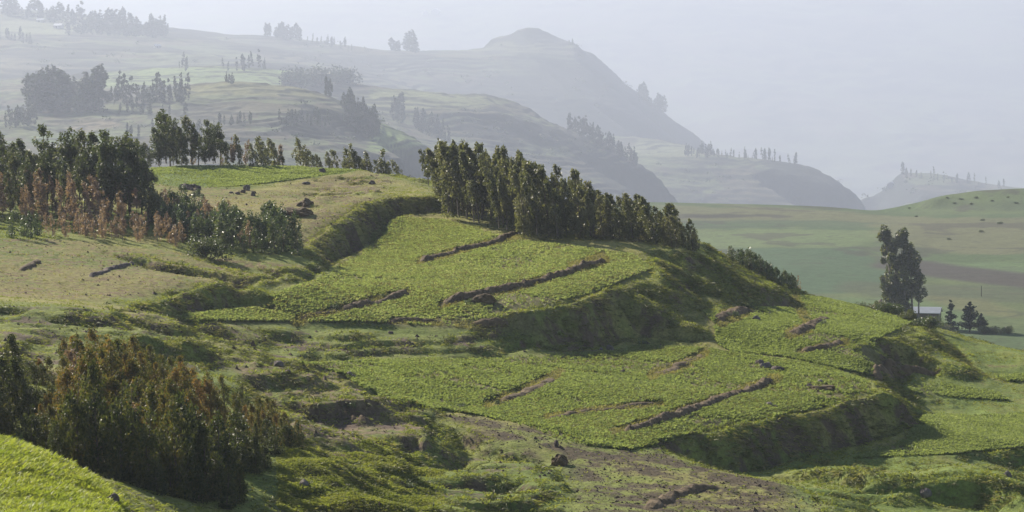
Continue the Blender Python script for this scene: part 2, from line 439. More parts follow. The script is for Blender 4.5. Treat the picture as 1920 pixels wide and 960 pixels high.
C = mixc(C, (.085, .115, .028), sstep(.30, .5, sl)*(1-bank2)*.5*(1-mask['dry']))
C = mixc(C, (.105, .078, .05), bank2*sstep(-.06, .16, n2+.6*n3+.02-.25*((U > 1480) & (V_ > 850))))
C = mixc(C, (.13, .095, .07), rough*sstep(.03, .2, n2+.4*n3)*(1-bank2))
C = mixc(C, (.11, .16, .035), inpoly(PU, PV, CROPS['T'])*.9)
C = mixc(C, (.22, .235, .045), ((YY < 126) & inpoly(U, V_, [(-300, 700), (0, 826), (100, 860), (190, 914), (240, 965), (250, 1200), (-300, 1200)]))*1.0)
C = np.clip(C*(1+.5*n3[..., None]), .01, 1)
hill_bank, hill_slope = bank2, sl
# ------------------------------------------------------------------ valley plain and the ridges behind
def fsheet(lines, u0, u1, du, d0, d1, nd, step=30, br=2, bc=2, jit=0, seed=3):
    s = Sheet(u0, u1, du, d0, d1, nd)
    s.Z = blur(tin(lines, s.s, s.Y, step=step, jit=jit, seed=seed), br, bc)
    return s
plain = fsheet([
 [hz(-300,-42,378),hz(1000,-42,378),hz(2250,-41.5,378)],
 [hz(900,-42.3,560),hz(1500,-42,560),hz(2250,-41.3,560)],
 [hz(900,-42.5,800),hz(1500,-42,800),hz(1700,-42.4,800),hz(2250,-41,800)],
 [(900,378,1250),(1240,378,1260),(1500,384,1260),(1600,388,1235),(1670,391,1212),(1700,393,1200),(1925,400,1100),(2250,402,1080)],
 [(1650,400,1200),(1700,396,1185),(1722,385,1185),(1750,366,1195),(1820,354,1205),(1920,347,1215),(2250,338,1215)],
 [(1700,399,1150),(1730,394,1152),(1800,388,1150),(1925,386,1145),(2250,386,1140)],
 [hz(1240,-58,1340),hz(1500,-62,1330),hz(1620,-62,1300),hz(1690,-60,1275)],
 [hz(900,-75,1420),hz(1600,-75,1420),hz(2250,-60,1420)], [hz(-300,-160,1700),hz(2250,-160,1700)]],
 -300, 2230, 5, 380, 1690, 380, br=1.6, bc=1.6)
X_, Y_ = plain.XX, plain.YY
plain.Z += .8*fbm(X_*.012, Y_*.012, 5, 3)+.22*fbm(X_*.08, Y_*.08, 6, 3)*sstep(430, 600, Y_)
pu, pv = plain.uv()
pn = fbm(X_*.02, Y_*.008, 15, 4); pn2 = fbm(X_*.12, Y_*.05, 16, 4)
pu2, pv2 = pu+140*pn+40*pn2, pv+16*pn+12*pn2
PC = np.empty(pu.shape+(3,)); PC[:] = (.085, .125, .045)
PC = mixc(PC, (.125, .155, .055), sstep(-.1, .2, pn+.4*pn2))
for poly, c, a in (
  ([(1230,384),(1470,388),(1700,408),(2200,405),(2200,470),(1800,475),(1640,450),(1560,440),(1700,430),(1230,415)], (.16,.155,.075), .85),
  ([(1230,402),(1440,400),(1452,404),(1300,407),(1230,410)], (.055,.050,.038), .95),
  ([(1230,412),(1500,412),(1700,420),(1620,432),(1300,432)], (.07,.11,.05), .8),
  ([(1230,433),(1620,432),(1680,445),(1600,462),(1300,470)], (.14,.185,.07), .85),
  ([(1300,472),(1600,462),(1660,500),(1700,535),(1600,555),(1300,545)], (.068,.118,.055), .85),
  ([(1640,480),(1740,490),(1840,500),(2200,520),(2200,545),(1930,543),(1840,532),(1740,518),(1660,505)], (.07,.058,.05), .95),
  ([(1740,492),(1930,490),(2200,492),(2200,520),(1930,512),(1840,502)], (.125,.185,.07), .8),
  ([(1580,525),(1760,535),(2200,548),(2200,575),(1700,565),(1580,548)], (.085,.10,.05), .8),
  ([(1740,540),(1920,548),(1920,556),(1860,542)], (.13,.12,.06), .5),
  ([(1740,555),(1860,560),(1930,585),(1930,600),(1840,590),(1740,570)], (.15,.145,.06), .7),
  ([(1600,565),(1750,560),(1860,600),(1800,640),(1500,640)], (.115,.17,.06), .8),
  ([(1690,400),(1760,360),(2200,330),(2200,400)], (.12,.155,.055), .8),
  ([(1725,372),(1800,376),(2200,386),(2200,396),(1730,392)], (.075,.10,.045), .7),
 ):
    PC = mixc(PC, c, blur(inpoly(pu2, pv2, poly)*1.0, 1, 2)*a)
PC = mixc(PC, (.07,.06,.045), sstep(.17, .22, fbm(X_*.05, Y_*.02, 18, 4))*.6)
PC *= .74*(1+.4*fbm(X_*.4, Y_*.2, 19, 3))[..., None]*np.array([.95, 1, 1.05])
lines_ = np.abs(fbm(X_*.006+3, Y_*.016, 33, 2)*9 % 1-.5)
PC = mixc(PC, (.05,.055,.035), (1-sstep(.012, .03, lines_))*.6)

FS = 1.5                                  # the ridges stand this much farther than the distances written below
GRASS, FOREST, STUB = (.095, .118, .047), (.016, .023, .017), (.078, .066, .045)
def ridge(lines, u0, u1, du, d0, d1, nd, seed, step_h, rough, fields=(), forest=.5, step=14, **k):
    lines = [[(u, v, D*FS) for u, v, D in ln] for ln in lines]; d0 *= FS; d1 *= FS; step_h *= FS; rough *= FS
    s = fsheet(lines, u0, u1, du, d0, d1, nd, jit=.8, seed=seed, step=step, **k)
    f = 1/(d1*.02)
    s.Z += rough*(fbm(s.XX*f, s.YY*f, seed, 5)+.3*fbm(s.XX*f*7, s.YY*f*7, seed+3, 3))
    zz = s.Z+1.6*step_h*fbm(s.XX*f*1.1, s.YY*f*.8, seed+9, 3)*2
    t = zz/step_h-np.floor(zz/step_h)
    s.Z += step_h*.5*np.clip(.5+2.2*fbm(s.XX*f*1.5, s.YY*f*1.5, seed+31, 2), 0, 1)*(sstep(.5, .97, t)-t)                    # worn terraces
    u, v = s.uv(); gx, gy = s.slope(); g = np.hypot(gx, gy)
    a = fbm(s.XX*f*1.5, s.YY*f*.8, seed+21, 4); b = fbm(s.XX*f*6, s.YY*f*3, seed+23, 3)
    band = _hash(np.floor(zz/step_h), np.floor(s.XX*f*1.2+2*a), seed)
    c = np.empty(u.shape+(3,)); c[:] = STUB
    c = mixc(c, GRASS, sstep(.35, .65, band+.5*b))
    c = mixc(c, (.10, .095, .05), sstep(.5, .9, 1-band+.4*b)*.8)
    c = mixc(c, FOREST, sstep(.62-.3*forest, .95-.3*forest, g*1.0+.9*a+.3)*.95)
    for poly, col, am in fields:
        c = mixc(c, col, blur(inpoly(u+14*b, v+5*b, poly)*1.0, 1, 1.5)*am)
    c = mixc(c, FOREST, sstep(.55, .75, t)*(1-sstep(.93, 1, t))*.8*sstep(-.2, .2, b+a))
    s.col = np.clip(c*.9*(1+.5*b[..., None]), .01, 1)
    return s
near_ridge = ridge([
 [(-320,215,1760),(0,205,1760),(100,200,1760),(190,193,1760),(260,178,1760),(330,163,1760),(380,155,1760),(450,152,1760),(540,160,1760),(620,180,1750),(690,214,1735),(716,231,1730),(750,242,1720),(790,256,1715),(805,272,1710),(850,320,1700),(900,372,1700),(1000,440,1700)],
 [(-320,235,1600),(0,232,1600),(160,236,1610),(330,200,1650),(450,185,1650),(560,190,1650),(640,212,1650),(690,262,1640),(760,270,1650)],
 [(-320,290,1450),(0,280,1450),(300,262,1470),(450,250,1480),(600,262,1480),(700,296,1480),(760,300,1500)],
 [(-320,420,1230),(0,420,1230),(500,420,1230),(800,430,1300),(1000,470,1330)],
 [hz(-320,-40,2000),hz(300,-20,2000),hz(600,-35,2000),hz(760,-60,1950),hz(1000,-140,1900)], [hz(1008,-260,1100),hz(1008,-260,1700),hz(1008,-260,2100)]],
 -310, 1010, 3, 1240, 1980, 420, 201, 3.6, 4, forest=.5, fields=(
  ([(690,268),(716,232),(796,258),(802,270),(740,282),(690,285)], (.16,.23,.06), .9),
  ([(330,164),(450,152),(560,164),(620,185),(540,182),(420,178),(330,180)], (.16,.165,.065), .8),
  ([(120,240),(200,222),(230,232),(160,250)], (.17,.14,.09), .8),
  ([(60,255),(200,250),(200,262),(60,270)], (.12,.17,.06), .8)))
bench_ridge = ridge([
 [(-320,150,2700),(0,148,2700),(190,138,2650),(300,127,2650),(420,123,2650),(540,130,2650),(620,150,2650),(700,163,2680),(820,170,2700),(900,176,2700),(955,187,2700),(1003,206,2690),(1030,226,2680),(1100,256,2660),(1170,285,2620),(1250,335,2600),(1350,400,2600)],
 [(-320,190,2300),(190,166,2350),(400,158,2400),(540,166,2420),(700,205,2450),(900,206,2500),(960,212,2500),(1000,235,2500),(1080,290,2480),(1180,350,2400)],
 [(-320,330,2000),(500,330,2000),(900,330,2080),(1100,410,2100),(1350,450,2200)],
 [hz(-320,-10,3000),hz(600,-10,3000),hz(1000,-60,2950),hz(1350,-170,2900)], [hz(1358,-330,1900),hz(1358,-330,2500),hz(1358,-330,3200)]],
 -310, 1360, 3, 2020, 2980, 330, 301, 5.5, 6, forest=.6, fields=(
  ([(180,165),(190,139),(300,128),(420,124),(540,131),(620,152),(540,164),(400,156)], (.16,.22,.075), .95),
  ([(680,206),(700,166),(820,172),(900,178),(950,190),(900,203)], (.17,.19,.08), .7)))
lower_ridge = ridge([
 [(1000,250,3900),(1180,256,3800),(1290,272,3750),(1330,290,3300),(1440,300,3250),(1540,311,3250),(1570,328,3240),(1600,352,3230),(1640,389,3230),(1700,480,3230)],
 [(1000,290,3500),(1180,290,3400),(1250,292,3330),(1330,296,3250)],
 [(1000,330,3100),(1180,316,3120),(1330,318,3150),(1480,330,3150),(1580,370,3150)],
 [(1000,430,2650),(1250,430,2700),(1500,440,2800),(1700,480,2900)],
 [hz(1000,-60,4200),hz(1330,-100,4000),hz(1540,-120,3700),hz(1720,-200,3700)], [hz(1722,-380,2500),hz(1722,-380,3300),hz(1722,-380,4300)]],
 960, 1720, 3, 2700, 4150, 220, 401, 7, 9, forest=.8, fields=(
  ([(1170,288),(1200,260),(1290,274),(1330,292),(1250,294)], (.16,.18,.09), .8),))
mesa_ridge = ridge([
 [(-320,5,4100),(0,14,4100),(60,20,4100),(100,16,4100),(200,40,4100),(310,64,4150),(400,64,4250),(480,63,4350),(560,72,4450),(640,86,4550),(700,94,4600),(800,97,4700),(870,94,4700),(900,91,4700),(908,88,4700),(922,70,4700),(950,66,4700),(961,65,4700),(967,52,4700),(1012,52,4700),(1020,66,4700),(1050,71,4700),(1078,78,4690),(1083,92,4690),(1112,97,4690),(1126,119,4680),(1150,130,4680),(1180,162,4670),(1203,178,4660),(1222,188,4650),(1262,226,4640),(1290,246,4630),(1330,265,4620),(1350,290,4610),(1450,380,4600)],
 [(u, VH+(v-VH)*4700/4880, 4880) for u, v in ((870,96),(908,90),(922,71),(961,66),(968,53),(1011,53),(1020,67),(1076,79),(1083,93))],
 [(-320,70,3500),(0,66,3500),(160,70,3550),(310,90,3650),(480,88,3850),(640,106,4150),(760,108,4300),(900,106,4420),(1000,100,4450),(1080,108,4460)],
 [(-320,130,3150),(300,124,3150),(500,118,3300),(640,130,3700),(760,150,4000),(900,170,4100),(1050,180,4150),(1150,200,4200),(1280,268,4300)],
 [(-320,300,2900),(600,300,2900),(900,290,3300),(1200,330,3700),(1450,430,3900)],
 [hz(-320,60,4700),hz(300,20,4900),hz(800,0,5300),hz(1200,-60,5300),hz(1450,-240,5300)], [hz(1462,-380,2800),hz(1462,-380,4600),hz(1462,-380,5500)]],
 -310, 1460, 3, 2950, 5250, 330, 501, 7, 4, br=1.2, bc=1.2, forest=1.05, fields=(
  ([(0,40),(110,30),(170,52),(120,66),(0,60)], (.18,.20,.09), .8),
  ([(285,98),(335,98),(300,108)], (.2,.22,.1), .8),
  ([(800,100),(905,92),(940,78),(1060,84),(1050,98),(900,98)], (.15,.16,.08), .6)))
far_hill = ridge([
 [(1500,430,4000),(1560,366,4000),(1605,338,4000),(1640,330,4000),(1665,322,4000),(1700,318,4000),(1790,325,4000),(1850,346,4000),(1900,352,4000),(2250,345,4000)],
 [(1500,480,3500),(1700,370,3650),(1800,368,3650),(2250,375,3650)],
 [(1500,500,3100),(2250,480,3100)], [hz(1500,-200,4500),hz(2250,-120,4500)], [hz(1492,-380,3000),hz(1492,-380,4000),hz(1492,-380,4700)]],
 1490, 2240, 4, 3150, 4450, 160, 601, 6, 4, forest=.75)
far_mountain = ridge([
 [(-320,-40,9800),(200,-60,9800),(700,-45,9800),(1200,-60,9800),(1700,-40,9800),(2250,-60,9800)],
 [(-320,20,8600),(400,30,8500),(800,40,8400),(1300,120,8200),(1900,200,8200),(2250,200,8200)],
 [(-320,380,6400),(2250,420,6400)], [hz(-320,-100,10400),hz(2250,-100,10400)]],
 -310, 2240, 8, 6500, 10300, 120, 701, 30, 30, forest=.3)
# ------------------------------------------------------------------ materials
def new_mat(name):
    m = bpy.data.materials.new(name); m.use_nodes = True
    nt = m.node_tree; nt.nodes.clear()
    out = nt.nodes.new('ShaderNodeOutputMaterial')
    return m, nt, out
def nd(nt, t, **kw):
    n = nt.nodes.new(t)
    for k, v in kw.items():
        if k.startswith('in_'):
            key = k[3:]
            n.inputs[int(key) if key.isdigit() else key].default_value = v
        else: setattr(n, k, v)
    return n

def ground_mat(name, fine, amp, bump, bdist, attr='Col'):
    m, nt, out = new_mat(name); L = nt.links.new
    at = nd(nt, 'ShaderNodeAttribute', attribute_name=attr)
    geo = nd(nt, 'ShaderNodeNewGeometry')
    n1 = nd(nt, 'ShaderNodeTexNoise', in_Scale=fine, in_Detail=6.0, in_Roughness=.65)
    L(geo.outputs['Position'], n1.inputs['Vector'])
    mr = nd(nt, 'ShaderNodeMapRange', in_1=.28, in_2=.72, in_3=1-amp, in_4=1+amp)
    L(n1.outputs['Fac'], mr.inputs[0])
    mul = nd(nt, 'ShaderNodeVectorMath', operation='SCALE')
    L(at.outputs['Color'], mul.inputs[0]); L(mr.outputs[0], mul.inputs['Scale'])
    b = nd(nt, 'ShaderNodeBsdfPrincipled', in_Roughness=.95)
    b.inputs['Specular IOR Level'].default_value = .15
    L(mul.outputs[0], b.inputs['Base Color'])
    n2 = nd(nt, 'ShaderNodeTexNoise', in_Scale=fine*.6, in_Detail=5.0, in_Roughness=.7)
    L(geo.outputs['Position'], n2.inputs['Vector'])
    bp = nd(nt, 'ShaderNodeBump', in_Strength=bump, in_Distance=bdist)
    L(n2.outputs['Fac'], bp.inputs['Height']); L(bp.outputs[0], b.inputs['Normal'])
    L(b.outputs[0], out.inputs[0])
    return m

def leaf_mat(name, cols, trans=.35, rough=.42, spec=.5, tcol=1.25, nscale=.5):
    """leaf colours vary from leaf to leaf, from clump to clump and from plant to plant"""
    m, nt, out = new_mat(name); L = nt.links.new
    geo = nd(nt, 'ShaderNodeNewGeometry'); oi = nd(nt, 'ShaderNodeObjectInfo')
    no = nd(nt, 'ShaderNodeTexNoise', in_Scale=nscale, in_Detail=2.0)
    L(geo.outputs['Position'], no.inputs['Vector'])
    a = nd(nt, 'ShaderNodeMath', operation='MULTIPLY_ADD', in_1=.45); L(geo.outputs['Random Per Island'], a.inputs[0])
    b_ = nd(nt, 'ShaderNodeMath', operation='MULTIPLY_ADD', in_1=.3); L(oi.outputs['Random'], b_.inputs[0]); 
    c_ = nd(nt, 'ShaderNodeMath', operation='MULTIPLY_ADD', in_1=.9, in_2=-.32); L(no.outputs['Fac'], c_.inputs[0])
    L(c_.outputs[0], b_.inputs[2]); L(b_.outputs[0], a.inputs[2])
    rp = nd(nt, 'ShaderNodeValToRGB'); L(a.outputs[0], rp.inputs[0])
    els = rp.color_ramp.elements
    for i, c in enumerate(cols):
        p = i/(len(cols)-1)
        e = els[0] if i == 0 else (els[-1] if i == len(cols)-1 else els.new(p))
        e.position = p; e.color = (*c, 1)
    p = nd(nt, 'ShaderNodeBsdfPrincipled', in_Roughness=rough)
    p.inputs['Specular IOR Level'].default_value = spec
    L(rp.outputs[0], p.inputs['Base Color'])
    tr = nd(nt, 'ShaderNodeBsdfTranslucent')
    sc = nd(nt, 'ShaderNodeVectorMath', operation='MULTIPLY'); sc.inputs[1].default_value = (tcol*1.05, tcol*1.1, tcol*.55)
    L(rp.outputs[0], sc.inputs[0]); L(sc.outputs[0], tr.inputs['Color'])
    mx = nd(nt, 'ShaderNodeMixShader', in_0=trans); L(p.outputs[0], mx.inputs[1]); L(tr.outputs[0], mx.inputs[2])
    L(mx.outputs[0], out.inputs[0])
    return m

def plain_mat(name, col, rough=.9, var=.3, scale=6.0, spec=.2, metal=0.0, bump=0.0):
    m, nt, out = new_mat(name); L = nt.links.new
    geo = nd(nt, 'ShaderNodeTexCoord')
    n1 = nd(nt, 'ShaderNodeTexNoise', in_Scale=scale, in_Detail=5.0, in_Roughness=.65); L(geo.outputs['Object'], n1.inputs['Vector'])
    rp = nd(nt, 'ShaderNodeValToRGB'); L(n1.outputs['Fac'], rp.inputs[0])
    e = rp.color_ramp.elements
    e[0].position = .3; e[1].position = .7
    e[0].color = (*[c*(1-var) for c in col], 1); e[1].color = (*[min(1, c*(1+var)) for c in col], 1)
    p = nd(nt, 'ShaderNodeBsdfPrincipled', in_Roughness=rough, in_Metallic=metal)
    p.inputs['Specular IOR Level'].default_value = spec
    L(rp.outputs[0], p.inputs['Base Color'])
    if bump:
        bp = nd(nt, 'ShaderNodeBump', in_Strength=.8, in_Distance=bump); L(n1.outputs['Fac'], bp.inputs['Height']); L(bp.outputs[0], p.inputs['Normal'])
    L(p.outputs[0], out.inputs[0])
    return m

# ------------------------------------------------------------------ camera, sun, sky, haze
cam = bpy.data.cameras.new('camera'); cam.sensor_width = 36; cam.lens = 36*FPX/1920
cam.shift_y = -(480-VH)/1920; cam.clip_start = 1; cam.clip_end = 60000
co = link(bpy.data.objects.new('camera', cam)); co.rotation_euler = (R(90), 0, 0); SC.camera = co

SUN_EL, SUN_DIR = R(30), Vector((-.66, .75, 0)).normalized()
S = Vector((SUN_DIR.x*math.cos(SUN_EL), SUN_DIR.y*math.cos(SUN_EL), math.sin(SUN_EL)))
sun = bpy.data.lights.new('sun', 'SUN'); sun.energy = 5.0; sun.angle = R(.5); sun.color = (1, .91, .76)
so = link(bpy.data.objects.new('sun', sun)); so.rotation_euler = S.to_track_quat('Z', 'Y').to_euler()
W = bpy.data.worlds.new('World'); SC.world = W; W.use_nodes = True
nt = W.node_tree; bg = nt.nodes['Background']
sky = nt.nodes.new('ShaderNodeTexSky'); sky.sky_type = 'NISHITA'; sky.sun_disc = False
sky.sun_elevation = SUN_EL; sky.sun_rotation = math.atan2(S.x, S.y); sky.air_density = 1.0; sky.dust_density = 2.0; sky.altitude = 2600
nt.links.new(sky.outputs[0], bg.inputs[0]); bg.inputs[1].default_value = .06

def box(name, x0, x1, y0, y1, z0, z1):
    V = np.array([(x, y, z) for z in (z0, z1) for y in (y0, y1) for x in (x0, x1)])
    F = np.array([(0, 2, 3, 1), (4, 5, 7, 6), (0, 1, 5, 4), (2, 6, 7, 3), (0, 4, 6, 2), (1, 3, 7, 5)])
    return V, F
HAZE_DENSITY = .00014
hm, nt, out = new_mat('haze')
pv_ = nd(nt, 'ShaderNodeVolumePrincipled', in_Density=HAZE_DENSITY, in_Anisotropy=.35)
pv_.inputs['Color'].default_value = (.588, .648, .80, 1)
nt.links.new(pv_.outputs[0], out.inputs['Volume'])
tag(link(bpy.data.objects.new('haze', mesh_np('haze', *box('haze', -5600, 5600, -400, 16200, -573, 860), hm))), kind='stuff')

vs = SC.view_settings; vs.view_transform = 'Standard'; vs.look = 'None'; vs.exposure = 1.08; vs.gamma = 1; vs.use_curve_mapping = False
cy = SC.cycles
SC.render.engine = 'CYCLES'
cy.max_bounces = 6; cy.diffuse_bounces = 2; cy.glossy_bounces = 2; cy.transmission_bounces = 3; cy.volume_bounces = 1; cy.transparent_max_bounces = 4
cy.sample_clamp_direct = 6; cy.sample_clamp_indirect = 3; cy.use_denoising = True; cy.denoiser = 'OPENIMAGEDENOISE'; cy.caustics_reflective = False; cy.caustics_refractive = False

# ------------------------------------------------------------------ the ground sheets
hill_mat = ground_mat('hill_ground', 4.5, .45, .9, .12)
plain_ground = ground_mat('plain_ground', .9, .3, .6, .35)
far_ground = ground_mat('ridge_ground', .12, .4, .8, 2.5)
hill.build('terraced_hill_ground', hill_mat, C)
plain.build('valley_plain_ground', plain_ground, PC)
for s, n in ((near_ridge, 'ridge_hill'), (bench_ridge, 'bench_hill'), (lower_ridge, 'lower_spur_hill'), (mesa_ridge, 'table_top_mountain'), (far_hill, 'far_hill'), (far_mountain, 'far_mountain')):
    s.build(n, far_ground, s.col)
gm = plain_mat('valley_floor', (.11, .12, .05), scale=.01)
V, F = box('valley_ground', -5590, 5590, -390, 16190, -572, -571.5)
tag(link(bpy.data.objects.new('valley_floor_ground', mesh_np('valley_floor_ground', V[4:], np.array([(0, 1, 3, 2)]), gm))), kind='structure')
# ------------------------------------------------------------------ plant meshes
def leaf_quads(cen, L, Wd, droop, g, dirs=None):
    """one diamond leaf per centre"""
    n = len(cen)
    if dirs is None:
        dirs = g.normal(size=(n, 3)); dirs[:, 2] = dirs[:, 2]*.7-droop
    dirs = dirs/(np.linalg.norm(dirs, axis=1, keepdims=True)+1e-9)
    q = g.normal(size=(n, 3)); b = np.cross(dirs, q); b /= np.linalg.norm(b, axis=1, keepdims=True)+1e-9
    l = (L*g.uniform(.6, 1.3, (n, 1)))*.5; w = (Wd*g.uniform(.7, 1.3, (n, 1)))*.5
    V = np.stack([cen-dirs*l, cen+b*w-dirs*l*.1, cen+dirs*l, cen-b*w-dirs*l*.1], 1).reshape(-1, 3)
    return V, np.arange(n*4).reshape(-1, 4)

BARK = plain_mat('bark', (.11, .09, .07), var=.45, scale=3)
PALE_BARK = plain_mat('pale_bark', (.20, .17, .14), var=.4, scale=3)
M_DARK = leaf_mat('eucalyptus_leaves', [(.030, .042, .020), (.056, .072, .032), (.10, .115, .052), (.17, .155, .08)], rough=.5, trans=.42)
M_OLIVE = leaf_mat('olive_leaves', [(.048, .058, .030), (.088, .096, .046), (.15, .148, .078), (.26, .23, .15)], rough=.48, spec=.55, trans=.48)
M_PINK = leaf_mat('dried_leaves', [(.10, .085, .05), (.19, .125, .095), (.27, .175, .145), (.36, .24, .20), (.10, .10, .055)], rough=.5, trans=.4, tcol=1.1)
M_YOUNG = leaf_mat('young_leaves', [(.035, .055, .028), (.062, .092, .044), (.10, .128, .06), (.15, .14, .065)], rough=.4)
M_RUST = leaf_mat('rusty_leaves', [(.024, .036, .014), (.065, .080, .026), (.13, .12, .036), (.22, .13, .042), (.30, .16, .075)], rough=.55, spec=.3, trans=.45, nscale=.9)
M_NEARDARK = leaf_mat('plantation_leaves', [(.022, .034, .014), (.048, .062, .022), (.095, .10, .032), (.16, .125, .04)], rough=.55, spec=.3, trans=.42, nscale=.9)
M_FAR = leaf_mat('far_leaves', [(.018, .026, .017), (.028, .040, .024), (.048, .060, .034)], rough=.6, nscale=.03)
M_CONIFER = leaf_mat('conifer_leaves', [(.012, .024, .016), (.022, .038, .022), (.04, .055, .03)], rough=.5)

def euc(seed, h, r, cs, ncl, nleaf, L, Wd, wind, leafm, barkm, tr=.06, stems=1, one=False, fat=.34, low=.0):
    g = np.random.default_rng(seed)
    wood, cen, szs = [], [], []
    for st in range(stems):
        ph0 = g.uniform(0, 6.28); off = 0 if stems == 1 else r*.45
        hh = h*(1 if st == 0 else g.uniform(.72, .98)); wy = g.normal(0, .03); wx = g.normal(0, .02)
        kx, ky, kp = g.normal(0, .03), g.normal(0, .03), g.uniform(0, 6)
        def ax(t):
            t = np.asarray(t, float)
            return np.stack([off*np.cos(ph0)*np.minimum(1, .3+t)+hh*(-wind*t**2.1+wx*t+kx*np.sin(kp+4*t)*t), off*np.sin(ph0)*np.minimum(1, .3+t)+hh*(wy*t+ky*np.cos(kp+3*t)*t), hh*t*(1-.25*wind*t)], -1)
        ts = np.linspace(-.01, .98, 18); wood.append(tube(ax(ts), tr*(1.05-ts)+.014, 5))
        n = max(3, ncl//stems)
        tt = np.sort(g.uniform(0, 1, n)**.85); tt[-1] = .985; t = cs+(1-cs)*tt
        Rr = r*np.interp(tt, [0, .2, .45, .7, .9, 1], [.5, .9, 1, .78, .42, .12])*g.uniform(.35, 1.25, n)/(1 if stems == 1 else 1.25)
        ph = np.arange(n)*2.4+g.uniform(-.6, .6, n)
        a = ax(t); c = a+np.stack([np.cos(ph)*Rr*.8, np.sin(ph)*Rr*.8, g.normal(0, .02*hh, n)], -1)
        c[:, 0] -= wind*.5*Rr
        for k in range(n):
            if not one and Rr[k] > .25*r and k % 2 == 0:
                b0 = ax(max(.05, t[k]-.13)); wood.append(tube(np.array([b0, b0*.45+c[k]*.55+[0, 0, .02*hh], c[k]]), [tr*.35, tr*.22, .006+tr*.05], 4))
        cen.append(c); szs.append(r*fat*g.uniform(.6, 1.25, n)*(1-.3*tt))
    cen = np.concatenate(cen); szs = np.concatenate(szs)
    p = szs**1.6; p /= p.sum(); idx = g.choice(len(cen), nleaf, p=p)
    d = g.normal(size=(nleaf, 3)); d /= np.linalg.norm(d, axis=1, keepdims=True); d *= g.uniform(.1, 1, (nleaf, 1))**.45
    lc = cen[idx]+d*szs[idx, None]*np.array([1, 1, 1.75])
    lc[:, 0] -= wind*np.maximum(0, d[:, 2])*szs[idx]*2.2
    if low:
        m = int(nleaf*low); lc[:m, 2] = g.uniform(.03, cs+.1, m)*h; lc[:m, :2] = g.normal(0, r*.5, (m, 2))
    lc[:, 2] = np.maximum(lc[:, 2], .05*h)
    Vl, Fl = leaf_quads(lc, L, Wd, .75, g)
    main = [w for w in wood if len(w[0]) == 90]; Vm, Fm = merge(main); bits = [(Vm, Fm)]; n0 = len(Vm)
    for Vk, Fk in wood:                                   # every limb grows out of its stem
        if len(Vk) == 90: continue
        i = int(np.argmin(((Vm-Vk[0])**2).sum(1))); bits.append((Vk, Fk)); bits.append((np.zeros((0, 3)), np.array([[i-n0-len(Vk), (i//5)*5+(i+1) % 5-n0-len(Vk), 1-len(Vk), -len(Vk)]]))); n0 += len(Vk)
    Vw, Fw = merge(bits)
    if one:
        V, F = merge([(Vw, Fw), (Vl, Fl)])
        me = mesh_np('tree', V, F, barkm); me.materials.append(leafm)
        mi = np.zeros(len(F), np.int32); mi[len(Fw):] = 1; me.polygons.foreach_set('material_index', mi)
        return (me,)
    return mesh_np('trunk', Vw, Fw, barkm, True), mesh_np('crown', Vl, Fl, leafm)

def dome_bush(seed, h, r, nleaf, L, Wd, leafm, ncl=16):
    g = np.random.default_rng(seed)
    ph = g.uniform(0, 6.28, ncl); rr = r*np.sqrt(g.uniform(0, 1, ncl))*.8; zz = h*(.2+.6*g.uniform(0, 1, ncl)*(1-(rr/r)**2*.7))
    cen = np.stack([np.cos(ph)*rr, np.sin(ph)*rr, zz], -1); sz = g.uniform(.22, .42, ncl)*min(r, h)
    idx = g.integers(0, ncl, nleaf); d = g.normal(size=(nleaf, 3)); d /= np.linalg.norm(d, axis=1, keepdims=True); d *= g.uniform(.1, 1, (nleaf, 1))**.4
    lc = cen[idx]+d*sz[idx, None]; lc[:, 2] = np.maximum(lc[:, 2], .03*h)
    Vl, Fl = leaf_quads(lc, L, Wd, .1, g)
    wood = [tube(np.array([[0, 0, -.05*h], c*.5+[0, 0, .05*h], c]), [.05*h**.5, .03*h**.5, .012], 4) for c in cen[:8]]
    Vw, Fw = merge(wood)
    return mesh_np('stems', Vw, Fw, BARK, True), mesh_np('foliage', Vl, Fl, leafm)

def conifer(seed, h, r, nbr, nleaf, L, Wd, lean=0):
    g = np.random.default_rng(seed)
    t = np.sort(g.uniform(.08, 1, nbr)); ph = np.arange(nbr)*2.4+g.uniform(-.5, .5, nbr)
    wood = [tube(np.array([[lean*h*q, 0, h*q] for q in (-.02, .3, .6, .98)]), [.05*h**.6, .04*h**.6, .025*h**.6, .01], 6)]
    lc = []
    for k in range(nbr):
        ln = r*(1.05-t[k])**.75*g.uniform(.5, 1.2); b0 = np.array([lean*h*t[k], 0, h*t[k]])
        d = np.array([math.cos(ph[k]), math.sin(ph[k]), g.uniform(.1, .5)])
        e = b0+d*ln; wood.append(tube(np.array([b0, b0*.5+e*.5+[0, 0, -.04*ln], e]), [.03*h**.4, .018*h**.4, .006], 4))
        n = int(nleaf/nbr*(.5+ln/r)); q = g.uniform(.15, 1.05, (n, 1))
        lc.append(b0+(e-b0)*q+g.normal(size=(n, 3))*ln*.16*np.array([1, 1, .7]))
    lc = np.concatenate(lc); Vl, Fl = leaf_quads(lc, L, Wd, .1, g); Vw, Fw = merge(wood)
    return mesh_np('trunk', Vw, Fw, BARK, True), mesh_np('crown', Vl, Fl, M_CONIFER)

def plant(meshes, name, label, cat, loc, sc=1.0, rz=0.0, group=None, parts=('trunk', 'crown'), wide=1.0, sink=.06):
    if len(meshes) == 1:
        o = link(bpy.data.objects.new(name, meshes[0]))
    else:
        o = link(bpy.data.objects.new(name, None)); o.empty_display_size = .3
        for me, pn in zip(meshes, parts): link(bpy.data.objects.new(pn, me), o)
    o.location = (loc[0], loc[1], loc[2]-sink*sc); o.rotation_euler = (0, 0, rz); o.scale = (sc*wide, sc*wide, sc)
    return tag(o, label, cat, group)

